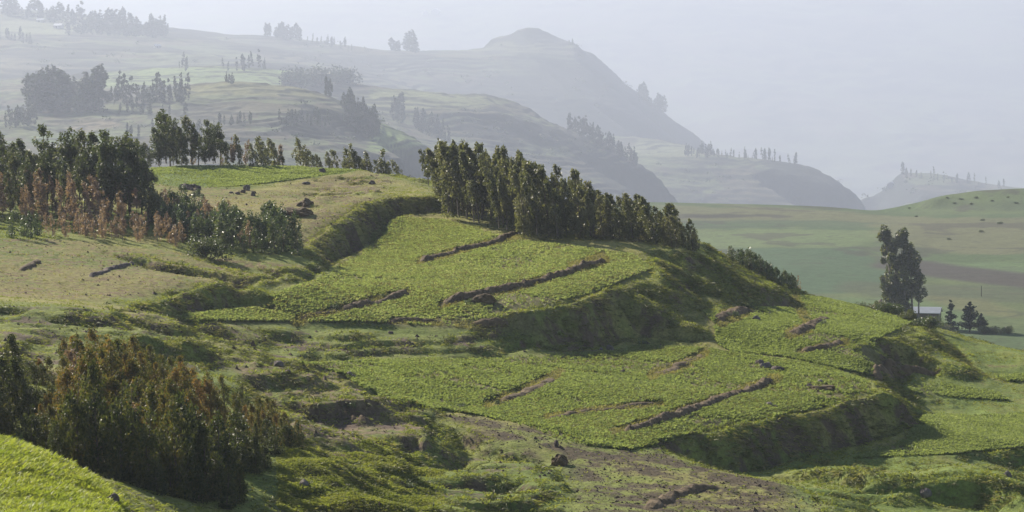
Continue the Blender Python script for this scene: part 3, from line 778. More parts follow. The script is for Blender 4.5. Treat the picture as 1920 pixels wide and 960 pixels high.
# kinds: unit heights, scaled when planted
K_TALL = [euc(100+i, 7.5, 1.15, .26, 40, 1800, .34, .12, .10, M_DARK, BARK, .075, fat=.33) for i in range(6)]
K_OLIVE = [euc(200+i, 7.5, .95, .34, 44, 1650, .34, .12, .20, M_OLIVE, BARK, .065, fat=.31) for i in range(9)]
K_OLOW = [euc(240+i, 6.0, 1.0, .10, 44, 1650, .32, .115, .16, M_OLIVE, BARK, .06, fat=.33, low=.05) for i in range(6)]
K_SMALL = [euc(260+i, 3.2, .62, .06, 26, 900, .24, .09, .14, M_OLIVE, BARK, .035, fat=.36, low=.06) for i in range(6)]
K_PINK = [euc(300+i, 5.0, .72, .22, 24, 800, .28, .10, .06, M_PINK, PALE_BARK, .045, fat=.40) for i in range(5)]
K_YOUNG = [euc(400+i, 2.5, .62, .08, 20, 700, .22, .09, .07, M_YOUNG, BARK, .03, fat=.42, low=.08) for i in range(5)]
K_SAPPINK = [euc(450+i, 2.0, .42, .15, 14, 330, .18, .07, .06, M_PINK, PALE_BARK, .022, fat=.42) for i in range(4)]
K_RUST = [euc(500+i, 4.8, .95, .06, 50, 2500, .19, .075, .09, M_RUST, BARK, .06, fat=.30, low=.10) for i in range(7)]
K_NEARGREEN = [euc(550+i, 3.4, .95, .05, 38, 2100, .20, .085, .05, M_NEARDARK, BARK, .05, fat=.32, low=.14) for i in range(4)]
K_LONE = [euc(600+i, 17.0, 1.65, .14 if i < 2 else .40, 30, 3600 if i < 2 else 2000, .62, .22, .05, M_DARK, PALE_BARK, .19, fat=.42) for i in range(4)]
K_FAR = [euc(700+i, 30.0, 4.6, .10, 26, 620, 2.5, 1.4, .05, M_FAR, BARK, .35, fat=.44) for i in range(6)]
K_FARSLIM = [euc(750+i, 30.0, 2.7, .12, 18, 380, 2.3, 1.3, .07, M_FAR, BARK, .3, fat=.46) for i in range(4)]
K_BUSH = [dome_bush(800+i, 2.2, 2.1, 2600, .24, .10, M_DARK if i else M_YOUNG) for i in range(3)]
K_SHRUB = [dome_bush(820+i, 1.0, .9, 700, .16, .07, M_YOUNG, 9) for i in range(2)]
K_CON = [conifer(840, 5.6, 1.5, 26, 1900, .42, .2), conifer(841, 5.6, 2.4, 40, 3200, .42, .2, .05)]

def spots(n, ulo, uhi, dlo, dhi, gap, g, ok=None):
    """n well spread ground points in columns ulo..uhi; dlo / dhi: nearest and farthest distance as functions of the column"""
    out = []; tries = 0
    while len(out) < n and tries < n*60:
        tries += 1
        u = g.uniform(ulo, uhi); D = g.uniform(dlo(u), dhi(u))
        if ok and not ok(u, D): continue
        x, y = (u-UC)/FPX*D, D
        if all((x-a)**2+(y-b)**2 > gap*gap for a, b, _, _ in out): out.append((x, y, u, D))
    return sorted(out, key=lambda q: q[1])
def itp(*kv):
    xs, ys = [k for k, _ in kv], [v for _, v in kv]
    return lambda u: float(np.interp(u, xs, ys))
# ------------------------------------------------------------------ groves on the hill
g = np.random.default_rng(11)
def gpt(x, y): return (x, y, float(hill.height(x, y)))

# the long leaning grove on the brow of the green field
front = itp((812, 304), (835, 294), (870, 288), (930, 279), (1000, 272), (1080, 270), (1150, 269), (1230, 270), (1315, 272))
back = itp((812, 322), (835, 318), (930, 310), (1000, 298), (1080, 292), (1200, 287), (1315, 284))
gtop = itp((812, 272), (835, 268), (850, 263), (915, 267), (985, 288), (1030, 308), (1095, 324), (1130, 345), (1190, 366), (1270, 388), (1312, 428))
hgt = itp((835, 7.4), (860, 8.0), (915, 7.9), (985, 7.3), (1035, 6.8), (1095, 6.1), (1140, 5.4), (1190, 4.8), (1265, 4.3), (1312, 2.7))
pts = spots(182, 814, 1312, front, back, 1.05, g)
for i, (x, y, u, D) in enumerate(pts):
    p = gpt(x, y); h = max(1.8, (VH-FPX*p[2]/D-gtop(u)-max(-6, g.normal(18, 22)))*D/FPX); q = (D-front(u))/(back(u)-front(u)+1e-6)
    where = 'tall end of the leaning grove' if u < 960 else 'middle of the leaning grove' if u < 1120 else 'low end of the leaning grove'
    lab = 'wind bent olive eucalyptus '+('in the front row at the ' if q < .3 else 'deep in the ')+where
    low_ = u > 1130 or (u > 960 and q > .12) or g.random() < .25
    plant(K_OLOW[g.integers(6)] if low_ else K_OLIVE[g.integers(9)], 'wind_bent_eucalyptus', lab, 'tree', gpt(x, y), h/(6.0 if low_ else 7.5), g.uniform(-.5, .5), 'eucalyptus trees of the leaning grove', wide=g.uniform(.68, 1.05) if u < 1130 else g.uniform(1.0, 1.35))
plant(K_OLIVE[2], 'eucalyptus_tree', 'single leaning dark eucalyptus just outside the tall end of the leaning grove', 'tree', hill.at(804, 322), .62, .2, 'eucalyptus trees of the leaning grove')

# the mixed grove: tall dark trees behind, dry pink ones between
tops = [(8, 247), (30, 268), (48, 262), (90, 236), (112, 268), (132, 240), (150, 262), (165, 245), (190, 250), (207, 246), (222, 258), (243, 248), (256, 262), (266, 284), (276, 300)]
for i, (u, vt) in enumerate(tops):
    D = 276+6*math.sin(i*2.3) if u < 185 else 267+4*math.sin(i*1.7)
    p = hill.at(u, D); vb = VH-FPX*p.z/D; h = (vb-vt)*D/FPX
    plant(K_TALL[i % 6], 'eucalyptus_tree', 'tall dark green eucalyptus rising over the dry pink trees of the mixed grove' if u < 185 else 'tall dark eucalyptus at the dense edge of the mixed grove by the hilltop field', 'tree', p, h/7.5, g.uniform(-.6, .6), 'tall dark trees of the mixed grove', wide=1.1 if u < 185 else 1.25)
pts = spots(60, -130, 278, itp((-130, 262), (280, 262)), itp((-130, 292), (280, 280)), 1.2, g)
for x, y, u, D in pts:
    h = g.uniform(4.4, 6.6)*(1.1 if u > 180 else .95)
    plant(K_TALL[g.integers(6)], 'eucalyptus_tree', 'dark eucalyptus crowded inside the mixed grove above the brown field', 'tree', gpt(x, y), h/7.5, g.uniform(-.6, .6), 'tall dark trees of the mixed grove')
pts = spots(46, -130, 262, itp((-130, 254), (280, 257)), itp((-130, 274), (280, 266)), .95, g)
for x, y, u, D in pts:
    h = g.uniform(3.2, 5.0)*(1 if u < 200 else .85)
    plant(K_PINK[g.integers(5)], 'dry_eucalyptus_tree', 'slim eucalyptus with dried pinkish brown leaves in front of the dark mixed grove', 'tree', gpt(x, y), h/5.0, g.uniform(-.6, .6), 'dry pink trees of the mixed grove')
pts = spots(38, 60, 345, itp((60, 246), (345, 249)), itp((60, 254), (345, 259)), .8, g)
for x, y, u, D in pts:
    plant(K_SAPPINK[g.integers(4)], 'dry_eucalyptus_sapling', 'small dried pink eucalyptus sapling on the grassy strip below the mixed grove', 'sapling', gpt(x, y), g.uniform(1.4, 2.4)/2.0, g.uniform(-1, 1), 'dry pink saplings below the mixed grove')
for u, v, h in [(22, 447, 2.6), (58, 446, 2.1), (45, 443, 1.8), (70, 442, 1.9)]:
    plant(K_YOUNG[int(u) % 5], 'eucalyptus_sapling', 'dark young eucalyptus apart on the brown field edge, '+('leftmost' if u == 22 else 'with a low bushy crown' if u == 58 else 'beside a bushier one'), 'sapling', hill.hit(u, v), h/2.5, u, 'young trees on the edge of the brown field')
# the band of young trees running down to the bank
bandp = [(275, 405), (300, 400), (345, 395), (420, 420), (500, 438), (560, 468), (562, 480), (500, 476), (430, 474), (360, 456), (285, 432)]
dl, n = [], 0
for k in range(4000):
    u, v = g.uniform(275, 565), g.uniform(392, 482)
    if not inpoly(np.array([u]), np.array([v]), bandp)[0]: continue
    p = hill.hit(u, v)
    if any((p.x-a.x)**2+(p.y-a.y)**2 < .85**2 for a in dl): continue
    dl.append(p); h = g.uniform(1.7, 2.9)*(1.25 if u > 500 else 1.0)
    dry = g.random() < .16 and u < 480
    plant((K_SAPPINK if dry else K_YOUNG)[g.integers(4)], 'dry_eucalyptus_sapling' if dry else 'eucalyptus_sapling',
          'reddish dry sapling among the blue green young eucalyptus band' if dry else ('dense young eucalyptus at the bank end of the young tree band' if u > 470 else 'blue green young eucalyptus in the band running down the brown field'),
          'sapling', p, h/(2.0 if dry else 2.5), g.uniform(-1, 1), 'dry saplings in the young tree band' if dry else 'young trees of the band')
    if len(dl) >= 105: break
p = hill.hit(389, 487); plant(K_BUSH[1], 'bush', 'big round dark green bush standing alone on the brown field', 'bush', p, .98, .4, None, ('stems', 'foliage'))
p = hill.hit(366, 367); plant(K_SHRUB[0], 'shrub', 'small dark shrub beside the purple rock heap on the hilltop', 'bush', p, .7, .4, None, ('stems', 'foliage'))

# the skyline row behind the crest
rowt = [(262, 262), (278, 268), (297, 240), (312, 214), (320, 206), (330, 222), (343, 240), (360, 219), (372, 240), (393, 226), (404, 236), (413, 230), (300, 275), (325, 268), (340, 270), (385, 272), (400, 276), (362, 278),
        (425, 262), (437, 258), (449, 252), (460, 262), (474, 268), (491, 256), (500, 258), (515, 258), (530, 282), (524, 272), (564, 258), (575, 272), (586, 278), (600, 288),
        (617, 284), (630, 280), (655, 276), (664, 270), (672, 278), (683, 292), (692, 283), (707, 299), (717, 299), (727, 281), (745, 299), (350, 292), (417, 290)]
for i, (u, vt) in enumerate(rowt):
    D = (341 if u < 500 else 345)+3*math.sin(i*1.9); p = hill.at(u, D); vb = VH-FPX*p.z/D; h = max(1.0, (vb-vt)*D/FPX)
    pink = i in (17, 19, 21, 27, 44)
    if pink: plant(K_PINK[i % 5], 'dry_eucalyptus_tree', 'small rusty pink eucalyptus in the skyline row behind the hilltop field', 'tree', p, h/5.0, i, 'dry trees in the skyline row')
    else:
        lab = ('tall dense eucalyptus in the biggest clump of the skyline row behind the hilltop field' if vt < 241 else 'low bushy eucalyptus at the foot of the skyline row' if vt > 266 and u < 420 else
               'slim eucalyptus in the thinning middle of the skyline row' if u < 610 else 'little eucalyptus at the sparse end of the skyline row')
        plant((K_TALL if u < 420 else K_SMALL)[i % 6], 'eucalyptus_tree', lab, 'tree', p, h/(7.5 if u < 420 else 3.2), g.uniform(-.5, .5), 'eucalyptus trees of the skyline row', wide=1.35 if u < 420 else 1.15)

# the patch behind the second spur
pts = spots(34, 1368, 1492, itp((1368, 282.5), (1492, 287)), itp((1368, 290), (1492, 293)), .8, g)
top = itp((1368, 476), (1385, 466), (1412, 464), (1440, 488), (1470, 510), (1495, 545))
for x, y, u, D in pts:
    p = gpt(x, y); vb = VH-FPX*p[2]/D; h = min(7.0, max(1.4, (vb-top(u)-2)*D/FPX*g.uniform(.8, 1.0)))
    plant(K_YOUNG[g.integers(5)], 'eucalyptus_sapling', 'young bushy eucalyptus in the patch just beyond the dark overhung spur', 'sapling', p, h/2.5, g.uniform(-1, 1), 'young trees beyond the spur', wide=1.15)
plant(K_SAPPINK[1], 'thin_sapling', 'thin lone sapling beyond the young tree patch near the plain', 'sapling', hill.at(1497, 292), 1.0, .3, None, wide=.6)

# the plantation nearest the camera
env = itp((-120, 640), (0, 632), (40, 640), (95, 690), (128, 640), (168, 596), (205, 612), (260, 650), (335, 655), (390, 690), (440, 695), (500, 742), (540, 775), (575, 815))
nf = itp((-120, 126), (60, 128), (200, 126), (300, 124), (400, 131), (470, 139), (575, 151)); nb = itp((-120, 150), (120, 156), (300, 160), (450, 162), (575, 160))
pts = spots(215, -110, 565, nf, nb, .64, g)
for x, y, u, D in pts:
    p = gpt(x, y); vb = VH-FPX*p[2]/D; q = (D-nf(u))/(nb(u)-nf(u))
    vt = env(u)+(1-q)*105+g.uniform(-24, 40); h = min(6.6, max(1.5, (vb-vt)*D/FPX))
    green = q < .18 or u < 70 or g.random() < .12
    if green: plant(K_NEARGREEN[g.integers(4)], 'eucalyptus_tree', 'dark bushy eucalyptus at the shaded edge of the near plantation above the bright grass', 'tree', p, h/3.4, g.uniform(-.8, .8), 'green trees of the near plantation', wide=max(.6, min(1.0, 2.9/h)))
    else: plant(K_RUST[g.integers(7)], 'rusty_eucalyptus_tree', 'young eucalyptus with glossy leaves and orange brown shoots in the near plantation', 'tree', p, h/4.8, g.uniform(-.6, .6), 'rusty trees of the near plantation', wide=max(.72, min(1.1, 3.9/h)))
p = hill.at(148, 139); plant(K_PINK[3], 'dry_eucalyptus_tree', 'pinkish dry eucalyptus among the green trees of the near plantation', 'tree', p, .88, .3)
for u, D, h in [(318, 127, 1.6), (345, 130, 2.0), (372, 128, 1.7), (400, 131, 2.1), (425, 129, 1.7), (448, 132, 1.6), (352, 134, 2.4), (295, 124, 1.5)]:
    plant(K_NEARGREEN[u % 4], 'eucalyptus_sapling', 'low leafy eucalyptus regrowth at the lower end of the near plantation', 'sapling', hill.at(u, D), h/3.4, u, 'low regrowth of the near plantation', wide=1.1)

# ------------------------------------------------------------------ trees on the plain
def ppt(u, D): return plain.at(u, D)
for u, D, h, k, lab in [(1674, 552, 19.4, 0, 'tallest, with foliage to the ground'), (1686, 554, 17.0, 0, 'dense and between the two tallest'), (1697, 551, 18.6, 1, 'second tallest, with thick crown'), (1712, 553, 16.0, 2, 'with a bare lower trunk'), (1723, 552, 12.0, 3, 'shortest, with a long bare trunk')]:
    plant(K_LONE[k], 'eucalyptus_tree', 'eucalyptus of the lone clump by the house, '+lab, 'tree', ppt(u, D), h/17, .4*k, 'lone eucalyptus clump by the house', wide=1.4)
plant(K_CON[0], 'conifer_tree', 'narrow dark conifer on the plain beside a broader one', 'tree', ppt(1783, 540), 1.05, 0)
plant(K_CON[1], 'conifer_tree', 'broad ragged dark conifer on the plain right of the house', 'tree', ppt(1818, 540), 1.0, 1.2)
plant(K_CON[1], 'conifer_tree', 'low spreading conifer leaning beside the broad ragged one', 'tree', ppt(1842, 538), .62, 3)
for u, D, s, lab in [(1560, 297, .62, 'largest grey green bush on the plain edge beyond the terrace'), (1585, 295, .45, 'round bush between the large bush and the huts'), (1612, 294, .42, 'bush in front of the thatched roofs'), (1640, 293, .5, 'dark bush below the pink thatched hut'), (1668, 287, .6, 'dark bush at the foot of the lone eucalyptus clump'),
                   (1703, 284, .5, 'low bush under the tin roofed house'), (1740, 281.2, .6, 'leafy bush before the dark wall of the house'), (1765, 535, .9, 'bush beside the narrow conifer'), (1845, 535, .65, 'low bush at the foot of the conifers'), (1868, 535, .6, 'round low bush beyond the conifers'), (1890, 536, .65, 'last round bush of the row beyond the conifers')]:
    plant(K_BUSH[int(u) % 3], 'bush', lab, 'bush', (ppt if D > 400 else hill.at)(u, D), s*1.15, u, 'bushes along the plain edge', ('stems', 'foliage'))
for i, (u, v, s) in enumerate([(1328, 377, .5), (1333, 377, .4), (1660, 389, .6), (1705, 391, .5), (1718, 407, .6), (1842, 414, .7), (1875, 420, .8), (1840, 436, .8), (1780, 450, .6), (1802, 375, .8), (1830, 372, .8), (1860, 378, .7), (1790, 382, .7), (1776, 372, .6), (1822, 384, .7), (1905, 382, .8), (1890, 371, .6)]):
    plant(K_BUSH[i % 3], 'bush', 'tiny dark bush on the far crest of the plain' if v < 392 and u < 1720 else 'scrubby bush on the rounded hill at the end of the plain' if v < 400 else 'dark bush dotted over the far fields of the plain', 'bush', plain.hit(u, v), s*.55, i, 'bushes on the far plain', ('stems', 'foliage'), wide=1.2)

# ------------------------------------------------------------------ trees on the ridges
def far_trees(sheet, n, u0, u1, vb0, vb1, h0, h1, lab, grp, slim=.3, wide=1.0):
    name = 'hazy_tree' if sheet in (near_ridge, bench_ridge) else 'skyline_tree'
    for i in range(n):
        t = (i+g.uniform(.1, .9))/n; u = u0+(u1-u0)*t; v = vb0+(vb1-vb0)*t+g.uniform(-4, 4)
        p = sheet.hit(u, v); hp = g.uniform(h0, h1)*p.y/FPX
        plant((K_FARSLIM if g.random() < slim else K_FAR)[g.integers(4)], name, lab, 'tree', p, hp/30, g.uniform(0, 6), grp, wide=wide*g.uniform(.85, 1.2), sink=1)
far_trees(near_ridge, 26, 58, 183, 174, 172, 42, 66, 'tall hazy tree in the biggest dark clump on the middle ridge', 'big clump on the middle ridge', .1, wide=1.4)
far_trees(near_ridge, 24, 55, 186, 212, 208, 54, 90, 'tall hazy tree in the biggest dark clump on the middle ridge', 'big clump on the middle ridge', .1, wide=1.4)
far_trees(near_ridge, 20, 204, 356, 196, 193, 30, 66, 'slim hazy tree of the open row beside the big clump', 'open row on the middle ridge', .6)
far_trees(near_ridge, 8, 210, 350, 212, 214, 18, 30, 'low hazy tree on the slope under the open row', 'low trees under the open row', .1)
far_trees(near_ridge, 3, 421, 440, 158, 158, 18, 27, 'small hazy tree on the crest of the rounded field hill', 'trio on the rounded hill', .4)
far_trees(near_ridge, 2, 606, 622, 180, 182, 34, 44, 'hazy tree standing on the brow of the rounded hill', 'pair on the brow', 0)
far_trees(near_ridge, 20, 645, 712, 206, 256, 30, 54, 'hazy tree in the dark clump falling down the end of the ridge', 'dark clump at the ridge end', .3)
far_trees(near_ridge, 14, 645, 700, 232, 262, 28, 46, 'hazy tree in the dark clump falling down the end of the ridge', 'dark clump at the ridge end', .1)
far_trees(near_ridge, 13, 520, 618, 236, 234, 20, 34, 'hazy tree in the low block of trees on the terraced slope', 'block of trees on the terraced slope', .3)
far_trees(near_ridge, 9, 405, 470, 232, 236, 16, 28, 'faint hazy tree in the thin patch on the terraced slope', 'thin patch on the terraced slope', .3)
far_trees(near_ridge, 10, 8, 66, 236, 238, 24, 44, 'hazy tree on the near foot of the middle ridge by the dry field', 'trees by the dry field', .5)
far_trees(near_ridge, 12, 225, 420, 258, 262, 22, 38, 'faint hazy tree in the hollow behind the skyline row', 'trees in the hollow', .2)
far_trees(bench_ridge, 4, 738, 758, 226, 232, 30, 58, 'hazy tree with an open crown standing above the pale slope', 'open crowned trees above the pale slope', .4)
far_trees(bench_ridge, 18, 778, 845, 240, 266, 24, 44, 'hazy tree in the pointed group beyond the bright green slope', 'pointed group beyond the bright slope', .5)
far_trees(bench_ridge, 3, 333, 350, 131, 131, 14, 34, 'faint tall tree at the back of the pale green bench field', 'trees behind the bench field', .6)
far_trees(bench_ridge, 8, 415, 500, 130, 132, 16, 42, 'faint tree by the small roof behind the pale green bench field', 'trees by the bench field roof', .7)
far_trees(bench_ridge, 40, 1020, 1195, 218, 312, 20, 42, 'faint tree scattered down the hazy slope below the table top mountain', 'trees down the hazy slope', .4)
far_trees(mesa_ridge, 40, 5, 318, 30, 68, 22, 46, 'faint tree along the skyline of the high hazy hill', 'skyline trees of the high hill', .25, wide=1.5)
far_trees(mesa_ridge, 24, 125, 312, 62, 72, 18, 36, 'faint tree along the skyline of the high hazy hill', 'skyline trees of the high hill', .1, wide=1.6)
far_trees(mesa_ridge, 9, 0, 60, 74, 80, 14, 26, 'faint tree below the pale field of the high hill', 'trees below the pale field', .1)
far_trees(mesa_ridge, 16, 497, 562, 70, 74, 20, 44, 'faint tree in the dense clump on the ridge saddle', 'clump on the ridge saddle', .1, wide=1.5)
far_trees(mesa_ridge, 12, 565, 665, 76, 96, 8, 22, 'faint small tree trailing from the saddle clump', 'small trees trailing from the saddle clump', .3)
far_trees(mesa_ridge, 4, 730, 752, 96, 97, 16, 28, 'faint round tree of the saddle pair of clumps', 'lower clump near the mountain', 0, wide=2)
far_trees(mesa_ridge, 3, 762, 782, 97, 97, 34, 44, 'faint tall tree towering beside the lower clump', 'tall clump near the mountain', 0, wide=1.6)
far_trees(mesa_ridge, 3, 1066, 1078, 82, 84, 6, 14, 'faint tree on the shoulder of the table top mountain', 'trees on the mountain shoulder', 0)
far_trees(mesa_ridge, 20, 1198, 1282, 186, 232, 14, 36, 'faint tree on the steep right flank of the mountain', 'trees on the steep flank', .2, wide=1.5)
far_trees(lower_ridge, 14, 1285, 1350, 292, 294, 10, 30, 'hazy tree at the thick end of the line on the lower spur', 'line of trees on the lower spur', .2)
far_trees(lower_ridge, 32, 1352, 1510, 293, 307, 8, 26, 'hazy tree of the thinning line along the lower spur', 'line of trees on the lower spur', .6)
far_trees(far_hill, 10, 1555, 1640, 372, 354, 20, 36, 'faint tree in the gap beside the low far hill', 'trees in the gap by the far hill', .3, wide=1.5)
far_trees(far_hill, 16, 1685, 1850, 330, 350, 6, 26, 'faint tree on the skyline of the low far hill', 'trees on the low far hill', .2)
far_trees(far_hill, 2, 1872, 1884, 352, 352, 14, 20, 'faint tree alone above the rounded green hill', 'pair above the rounded hill', 0)

# the dark woodland strip behind the benches, one mass
parts_ = []
gw = np.random.default_rng(5)
lm = K_FAR[0][0]
for u, v, s in [(u, 165-12*math.sin((u-535)/285*3.1)+gw.uniform(-6, 6), gw.uniform(.5, .9)) for u in gw.uniform(535, 822, 230)]:
    p = bench_ridge.hit(u, v); c = np.array(p); hh = 26*s*p.y/3600
    cen = c+gw.normal(size=(60, 3))*np.array([hh*.18, hh*.18, hh*.24])+[0, 0, hh*.5]
    parts_.append(leaf_quads(cen, 4.2, 2.4, .3, gw))
V, F = merge(parts_)
sc_ = []
for sh, n, u0, u1, v0, v1, hp in ((bench_ridge, 260, 690, 1250, 205, 335, 7), (mesa_ridge, 330, 0, 1180, 70, 210, 6), (near_ridge, 190, 0, 780, 190, 285, 8), (lower_ridge, 120, 1180, 1620, 292, 384, 6), (mesa_ridge, 70, 1080, 1330, 100, 290, 8), (far_hill, 120, 1590, 1900, 330, 384, 8)):
    for k in range(n):
        u, v = gw.uniform(u0, u1), gw.uniform(v0, v1)
        if fbm(u*.012, v*.05, 611, 2) < -.02: continue
        p = sh.hit(u, v); vv = VH-FPX*p.z/p.y
        if abs(vv-v) > 3: continue
        hh = hp*gw.uniform(.5, 1.4)*p.y/FPX
        cen = np.array(p)+gw.normal(size=(22, 3))*np.array([hh*.5, hh*.5, hh*.25])+[0, 0, hh*.4]
        sc_.append(leaf_quads(cen, hh*.45, hh*.3, .2, gw))
Vs, Fs = merge(sc_)
tag(link(bpy.data.objects.new('distant_scrub_vegetation', mesh_np('distant_scrub_vegetation', Vs, Fs, M_FAR))), 'scattered dark scrub dotting the hazy hills', 'scrub', kind='stuff')
tag(link(bpy.data.objects.new('distant_woods', mesh_np('distant_woods', V, F, M_FAR))), 'hazy dark strip of woodland behind the pale bench field', 'woods', kind='stuff')
# ------------------------------------------------------------------ crops, grass, clods (nobody could count them)
M_CROP = leaf_mat('crop_leaves', [(.145, .175, .066), (.20, .235, .095), (.255, .295, .13), (.33, .33, .18)], rough=.5, spec=.35, trans=.5, nscale=.35, tcol=1.15)
M_CROPDRY = leaf_mat('yellowing_crop_leaves', [(.10, .10, .045), (.15, .155, .06), (.19, .18, .09), (.15, .11, .07)], rough=.6, spec=.3, trans=.4, nscale=.35)
M_GRASS = leaf_mat('grass_blades', [(.09, .115, .024), (.16, .19, .04), (.24, .25, .06), (.30, .28, .11)], rough=.6, spec=.25, trans=.45, nscale=.25)
M_BANKGRASS = leaf_mat('bank_grass_blades', [(.07, .082, .026), (.12, .132, .04), (.19, .185, .06), (.28, .235, .115)], rough=.65, spec=.2, trans=.2, nscale=.3)
M_STRAW = leaf_mat('straw_blades', [(.18, .16, .07), (.26, .235, .10), (.33, .30, .15)], rough=.7, spec=.2, trans=.4, nscale=.3)
M_BRIGHT = leaf_mat('bright_grass_blades', [(.20, .25, .04), (.27, .31, .055), (.33, .33, .08), (.38, .33, .13)], rough=.55, spec=.25, trans=.5, nscale=.22)
gg = np.random.default_rng(23)

def blades(pos, n, L, Wd, spread, lean=None, stand=.9, g=gg):
    """n pointed blades at every position"""
    N = len(pos); pos = np.repeat(pos, n, 0); M = len(pos)
    ph = g.uniform(0, 6.283, M); d = np.stack([np.cos(ph)*spread, np.sin(ph)*spread, np.full(M, stand)], -1)*g.uniform(.5, 1.3, (M, 1))+g.normal(0, .12, (M, 3))
    if lean is not None: d = d+np.repeat(lean, n, 0)
    d /= np.linalg.norm(d, axis=1, keepdims=True)
    q = g.normal(size=(M, 3)); b = np.cross(d, q); b /= np.linalg.norm(b, axis=1, keepdims=True)+1e-9
    l = np.repeat(np.broadcast_to(L, (N,)), n)[:, None]*g.uniform(.6, 1.25, (M, 1)); w = l*Wd/np.mean(L)*.5
    base = pos+np.stack([np.cos(ph), np.sin(ph), 0*ph], -1)*(l*.12)
    mid = base+d*l*.55; tip = base+d*l+np.stack([np.cos(ph), np.sin(ph), -1.1+0*ph], -1)*l*.16
    V = np.stack([base-[0, 0, .02], mid+b*w, tip, mid-b*w], 1).reshape(-1, 3)
    return V, np.arange(M*4).reshape(-1, 4)

def scatter(n, dlo, dhi, ulo=-60, uhi=1980):
    """n points spread evenly over the hill in view, with the values of the masks there"""
    Y = np.sqrt(gg.uniform(dlo**2, dhi**2, n)); u = gg.uniform(ulo, uhi, n)
    X = (u-UC)/FPX*Y; Z = hill.height(X, Y)
    return X, Y, Z, UC+FPX*X/Y, VH-FPX*Z/Y
def look(A, X, Y):
    c = np.clip(((X/Y-hill.s[0])/(hill.s[1]-hill.s[0])+.5).astype(int), 0, A.shape[1]-1)
    r = np.clip((np.log(Y/hill.Y[0])/math.log(hill.Y[1]/hill.Y[0])+.5).astype(int), 0, A.shape[0]-1)
    return A[r, c]
vmin = np.minimum.accumulate(np.where(np.isfinite(V_), V_, 1e9), axis=0)        # the highest edge in front of each point
seen = V_ <= np.vstack([np.full((1, V_.shape[1]), 1e9), vmin[:-1]])+9            # seen from the camera or just behind an edge

def crop(name, key, n, dlo, dhi, ulo, uhi, h, dens, mat, lab, nb=6, wd=.13):
    X, Y, Z, u, v = scatter(n, dlo, dhi, ulo, uhi)
    m = inpoly(u, v, CROPS[key]) & look(seen, X, Y) & (gg.uniform(0, 1, n) > look(mask['strip'], X, Y)*1.3)
    pt = fbm(X*.11, Y*.11, 401, 3)+.15*fbm(X*.6, Y*.6, 402, 2)
    m &= gg.uniform(0, 1, n) < np.clip(dens+4.2*pt, .08, 1)
    m &= look(sl, X, Y) < .75
    X, Y, Z, pt = X[m], Y[m], Z[m], pt[m]
    pos = np.stack([X, Y, Z], -1); L = h*(1+.8*pt)*gg.uniform(.8, 1.15, len(X))
    V, F = blades(pos, nb, L, wd, .45)
    print(name, len(X))
    return tag(link(bpy.data.objects.new('crop_plants', mesh_np('crop_plants', V, F, mat))), lab, 'crop', kind='stuff')
crop('A', 'A', 210000, 210, 306, 300, 1235, .25, .64, M_CROP, 'leafy green crop on the big sloping field below the leaning grove')
crop('B', 'B', 200000, 178, 245, 555, 1650, .25, .64, M_CROP, 'leafy green crop on the long middle terrace below the track')
crop('C', 'C', 110000, 228, 296, 1300, 1725, .25, .64, M_CROP, 'leafy green crop on the terrace by the rounded spur near the plain')
crop('S', 'S', 30000, 226, 262, 1680, 1900, .25, .9, M_CROP, 'narrow strip of crop under the bare rounded spur')
crop('D', 'D', 100000, 198, 242, 1590, 2010, .25, .9, M_CROP, 'leafy green crop on the curved terrace below the shaded bank')
crop('R', 'R', 16000, 255, 318, 1850, 2010, .34, .9, M_CROP, 'small crop strip on the lowest ledge above the plain')
crop('A', 'A', 70000, 210, 306, 300, 1235, .26, .22, M_CROPDRY, 'yellowing plants scattered through the big sloping field')
crop('B', 'B', 60000, 178, 245, 555, 1650, .26, .22, M_CROPDRY, 'yellowing plants scattered through the long middle terrace')
crop('T', 'T', 30000, 306, 346, 280, 700, .18, .8, M_CROP, 'short bright crop on the hilltop field along the skyline')

def turf(name, n, dlo, dhi, prob, h, nb, wd, mat, lab, spread=.7, comb=0.0, ulo=-60, uhi=1980):
    X, Y, Z, u, v = scatter(n, dlo, dhi, ulo, uhi)
    pr = prob(X, Y, u, v)
    m = (gg.uniform(0, 1, n) < pr) & look(seen, X, Y) & (v < 985)
    X, Y, Z = X[m], Y[m], Z[m]
    pos = np.stack([X, Y, Z], -1)
    lean = None
    if comb:
        a, b = look(gx, X, Y), look(gy, X, Y); s_ = np.hypot(a, b)
        k = comb*np.minimum(1, s_*1.4)
        lean = np.stack([-a/(s_+.05)*k, -b/(s_+.05)*k, -.75*k], -1)
    hh = h*(1+1.2*fbm(X*.4, Y*.4, 77, 3))*gg.uniform(.7, 1.25, len(X))
    V, F = blades(pos, nb, hh, wd, spread, lean)
    print(name, len(X))
    return tag(link(bpy.data.objects.new(name, mesh_np(name, V, F, mat))), lab, 'grass', kind='stuff')
def p_past(X, Y, u, v):
    o = fbm(X*.25, Y*.25, 501, 3)
    return np.clip(.5+2.4*o, .04, 1)*(1-look(mask['crop'], X, Y))*(1-.93*look(mask['dry'], X, Y))*(1-.8*look(mask['plough'], X, Y))*(1-.8*sstep(.4, .8, look(sl, X, Y)))*(1-.55*look(rough, X, Y)*(o < .08))
turf('grass', 210000, 128, 345, p_past, .11, 4, .04, M_GRASS, 'short yellow green pasture grass on the hill', comb=.6)
def p_bank(X, Y, u, v):
    o = fbm(X*.5, Y*.5, 511, 2)+.6*fbm(X*2.2, Y*2.2, 512, 2)
    return sstep(.30, .45, look(sl, X, Y))*(1-sstep(.75, 1.1, look(sl, X, Y)))*np.clip(.6+2.6*o, .05, 1)*(1-look(mask['crop'], X, Y))
turf('grass', 480000, 100, 340, p_bank, .22, 4, .04, M_GRASS, 'long olive grass hanging over the terrace banks', comb=1.5)
